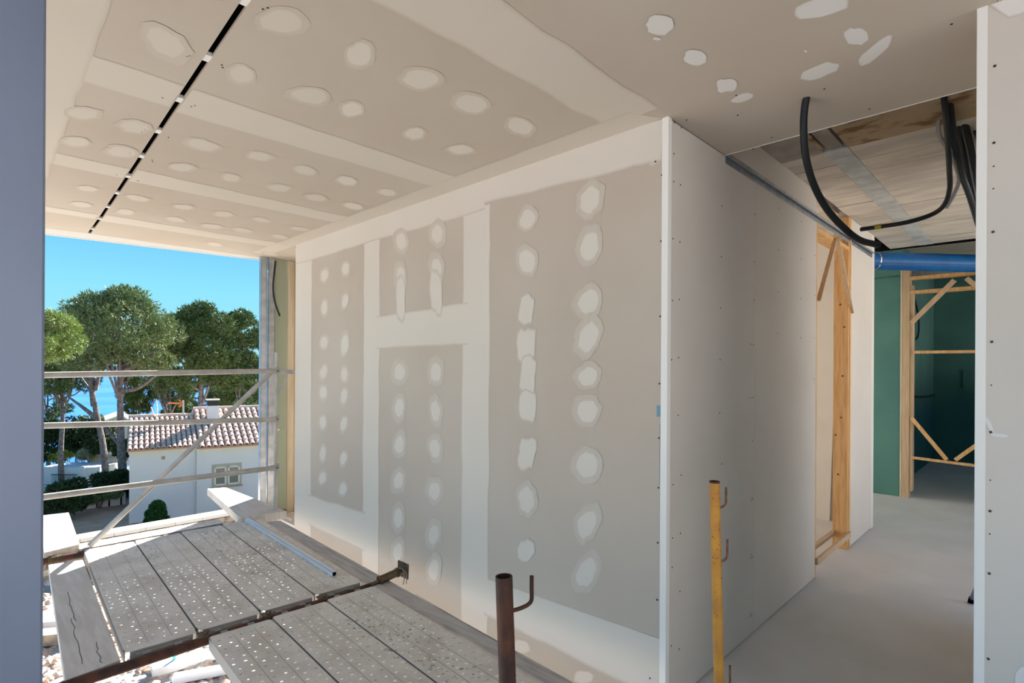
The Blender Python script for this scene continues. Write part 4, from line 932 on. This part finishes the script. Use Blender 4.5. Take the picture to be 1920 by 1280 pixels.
for row in range(4):
    x_ = -.5 + rr.uniform(0, .2)
    while x_ < GL + .6:
        o = bpy.data.objects.new('stone', rr.choice(stones)); COL.objects.link(o); o.parent = rw; o.matrix_parent_inverse = rw.matrix_basis.inverted()
        p_ = gwm @ Vector((x_, 0, 0)); o.location = (p_.x, p_.y, -2.43 - row * .145); o.rotation_euler = (0, rr.uniform(-.05, .05), math.atan2(rdir.y, rdir.x)); o.scale = (rr.uniform(.8, 1.1), 1, rr.uniform(.9, 1.02)); x_ += .31
# paved yard, white low wall, fence, low building, gabled house
yd = [on(u, v, 2, -4.58) for u, v in ((100, 1010), (250, 1000), (262, 940), (120, 944))]
struct(MB().prism(yd, (0, 0, -.05)).build('path_paving', M['brownpaving']), 'brown paved yard beside the house')
wlw = thing('low_white_wall', tuple(on(160, 962, 2, -4.58)), 'low white garden wall with dark posts behind the brown yard', 'wall')
a, b = on(150, 964, 2, -4.58), on(238, 952, 2, -4.58); MB().bar(a + UP * .25, b + UP * .25, .15, .5).build('wall_body', M['whitewash'], wlw)
for k in range(4): p_ = a.lerp(b, .12 + k * .26) - (b - a).normalized().cross(UP) * -.1; MB().tube([p_, p_ + UP * .75], .03, 6).build('post', M['black'], wlw)
fc = thing('wicker_fence', tuple(at(100, 930, 28)), 'dark brown wicker fence behind the dark bush', 'fence')
m = MB(); a, b = at(84, 915, 28), at(186, 909, 27.4); rr = random.Random(8)
for k in range(110):
    p_ = a.lerp(b, k / 110); m.bar(p_ - UP * 1.3, p_ + UP * rr.uniform(.1, .28), .03, .03)
stuff(m.build('wicker_canes', mat('brown_wicker', (.09, .045, .035), .9), fc))
MB().tube([a - UP * .1 + hy * .04, b - UP * .1 + hy * .04], .02, 6).build('rail', M['bark'], fc)
lb = thing('low_white_building', tuple(at(130, 900, 33)), 'low bright white building with beige trellis on the left', 'building')
bc = at(100, 903, 31); bx_, by_ = RT.copy(), FW.copy()
LM_ = Matrix(((bx_.x, by_.x, 0, bc.x), (bx_.y, by_.y, 0, bc.y), (0, 0, 1, bc.z), (0, 0, 0, 1)))
MB().box(-.6, 2.7, 0, 1.6, -1, .55, M=LM_).build('wall', M['whitewash'], lb)
MB().box(1.6, 1.9, -.1, .0, -1, .62, M=LM_).build('gate_post', M['whitewash'], lb)
m = MB()
for k in range(12): m.box(.75 + k * .16, .78 + k * .16, 1.6, 1.64, .5, 1.0, M=LM_)
for z_ in (.55, .78, 1.0): m.box(.75, 2.55, 1.58, 1.62, z_ - .02, z_ + .02, M=LM_)
m.box(.72, 2.6, 1.7, 1.76, .5, 1.02, M=LM_); m.build('trellis', M['reveal'], lb)
m = MB()
for k in range(20): m.box(.2 + k * .07, .212 + k * .07, -.25, -.24, -.6, .18, M=LM_)
m.box(.15, 1.6, -.26, -.23, .16, .19, M=LM_); m.build('railing', M['black'], lb)
gh = thing('gabled_house', tuple(at(215, 860, 42)), 'white gabled house between the trunks and the tiled roof', 'house')
P_ = [at(u, v, 42) for u, v in ((196, 880), (244, 880), (244, 800), (228, 789), (196, 800))]
gd = at(220, 690, 1) - CAM; gd.z = 0; gd.normalize()
MB().prism(P_, gd * 5).build('wall', M['whitewash'], gh)
MB().prism([at(u, v, 41.9) for u, v in ((192, 802), (228, 789), (248, 801), (248, 797), (228, 785), (192, 798))], gd * 5.4).build('roof', M['cap'], gh)

# rubble, beams and blocks on the building ground
rr = random.Random(21); ico = []
bmm = bmesh.new(); bmesh.ops.create_icosphere(bmm, subdivisions=1, radius=1); iv = [v.co.copy() for v in bmm.verts]; jf = [tuple(v.index for v in f.verts) for f in bmm.faces]; bmm.free()
M['rubble'] = mat('pale_rubble', (.62, .52, .42), .95, col2=(.42, .28, .19), scale=3, thr=(.45, .6), bump=.4, bscale=10)
m = MB()
for k in range(1500):
    u, v = rr.uniform(60, 640), rr.uniform(1090, 1290); g_ = on(u, v, 2, -3.0); r_ = rr.uniform(.02, .10) * (1.3 if rr.random() < .1 else 1)
    g_ += Vector((rr.uniform(-.3, .3), rr.uniform(-.3, .3), 0)); sx_, sy_ = rr.uniform(.7, 1.4), rr.uniform(.7, 1.4)
    m.add([(g_.x + q.x * r_ * sx_ * rr.uniform(.8, 1.1), g_.y + q.y * r_ * sy_, g_.z + max(-.3, q.z) * r_ * .7) for q in iv], jf)
tag(m.build('rubble', M['rubble']), 'broken pale and reddish rubble on the ground below the scaffold', 'rubble', kind='stuff')
def beam(u0, v0, u1, v1, w_, h_, mt, label, z=-3.0):
    a, b = on(u0, v0, 2, z), on(u1, v1, 2, z); t = thing('site_beam', tuple(a), label, 'beam')
    MB().bar(a + UP * (h_ / 2 + .03), b + UP * (h_ / 2 + .03), w_, h_).build('timber', M[mt], t, bevel=.01)
    for k in (.02, .98): MB().bar(a.lerp(b, k) - UP * 0, a.lerp(b, k) + UP * .03, .1, .1, up=(1, 0, 0)).build('packer', M['stone'], t)
beam(290, 1276, 450, 1228, .22, .12, 'whitewash', 'white formwork beam on the rubble below the near planks')
beam(70, 1190, 190, 1176, .30, .14, 'whitewash', 'white formwork beam seen left of the cracked board')
beam(330, 1290, 470, 1262, .16, .10, 'alu', 'grey metal section lying beside the white beam on the rubble')
beam(60, 1222, 150, 1210, .30, .18, 'stone', 'brown stone course left below the cracked board')
M['teal'] = mat('green_plastic', (.10, .50, .40), .5)
gp = thing('green_rod', tuple(on(333, 1262, 2, -3)), 'short green plastic rod sticking up from the rubble', 'rod')
b0 = on(333, 1262, 2, -3); MB().tube([b0, b0 + Vector((0, 0, .42))], .022, 8).build('rod', M['teal'], gp); MB().tube([b0, b0 + UP * .03], .05, 8).build('plug', M['stone'], gp)
bpy.context.view_layer.update()
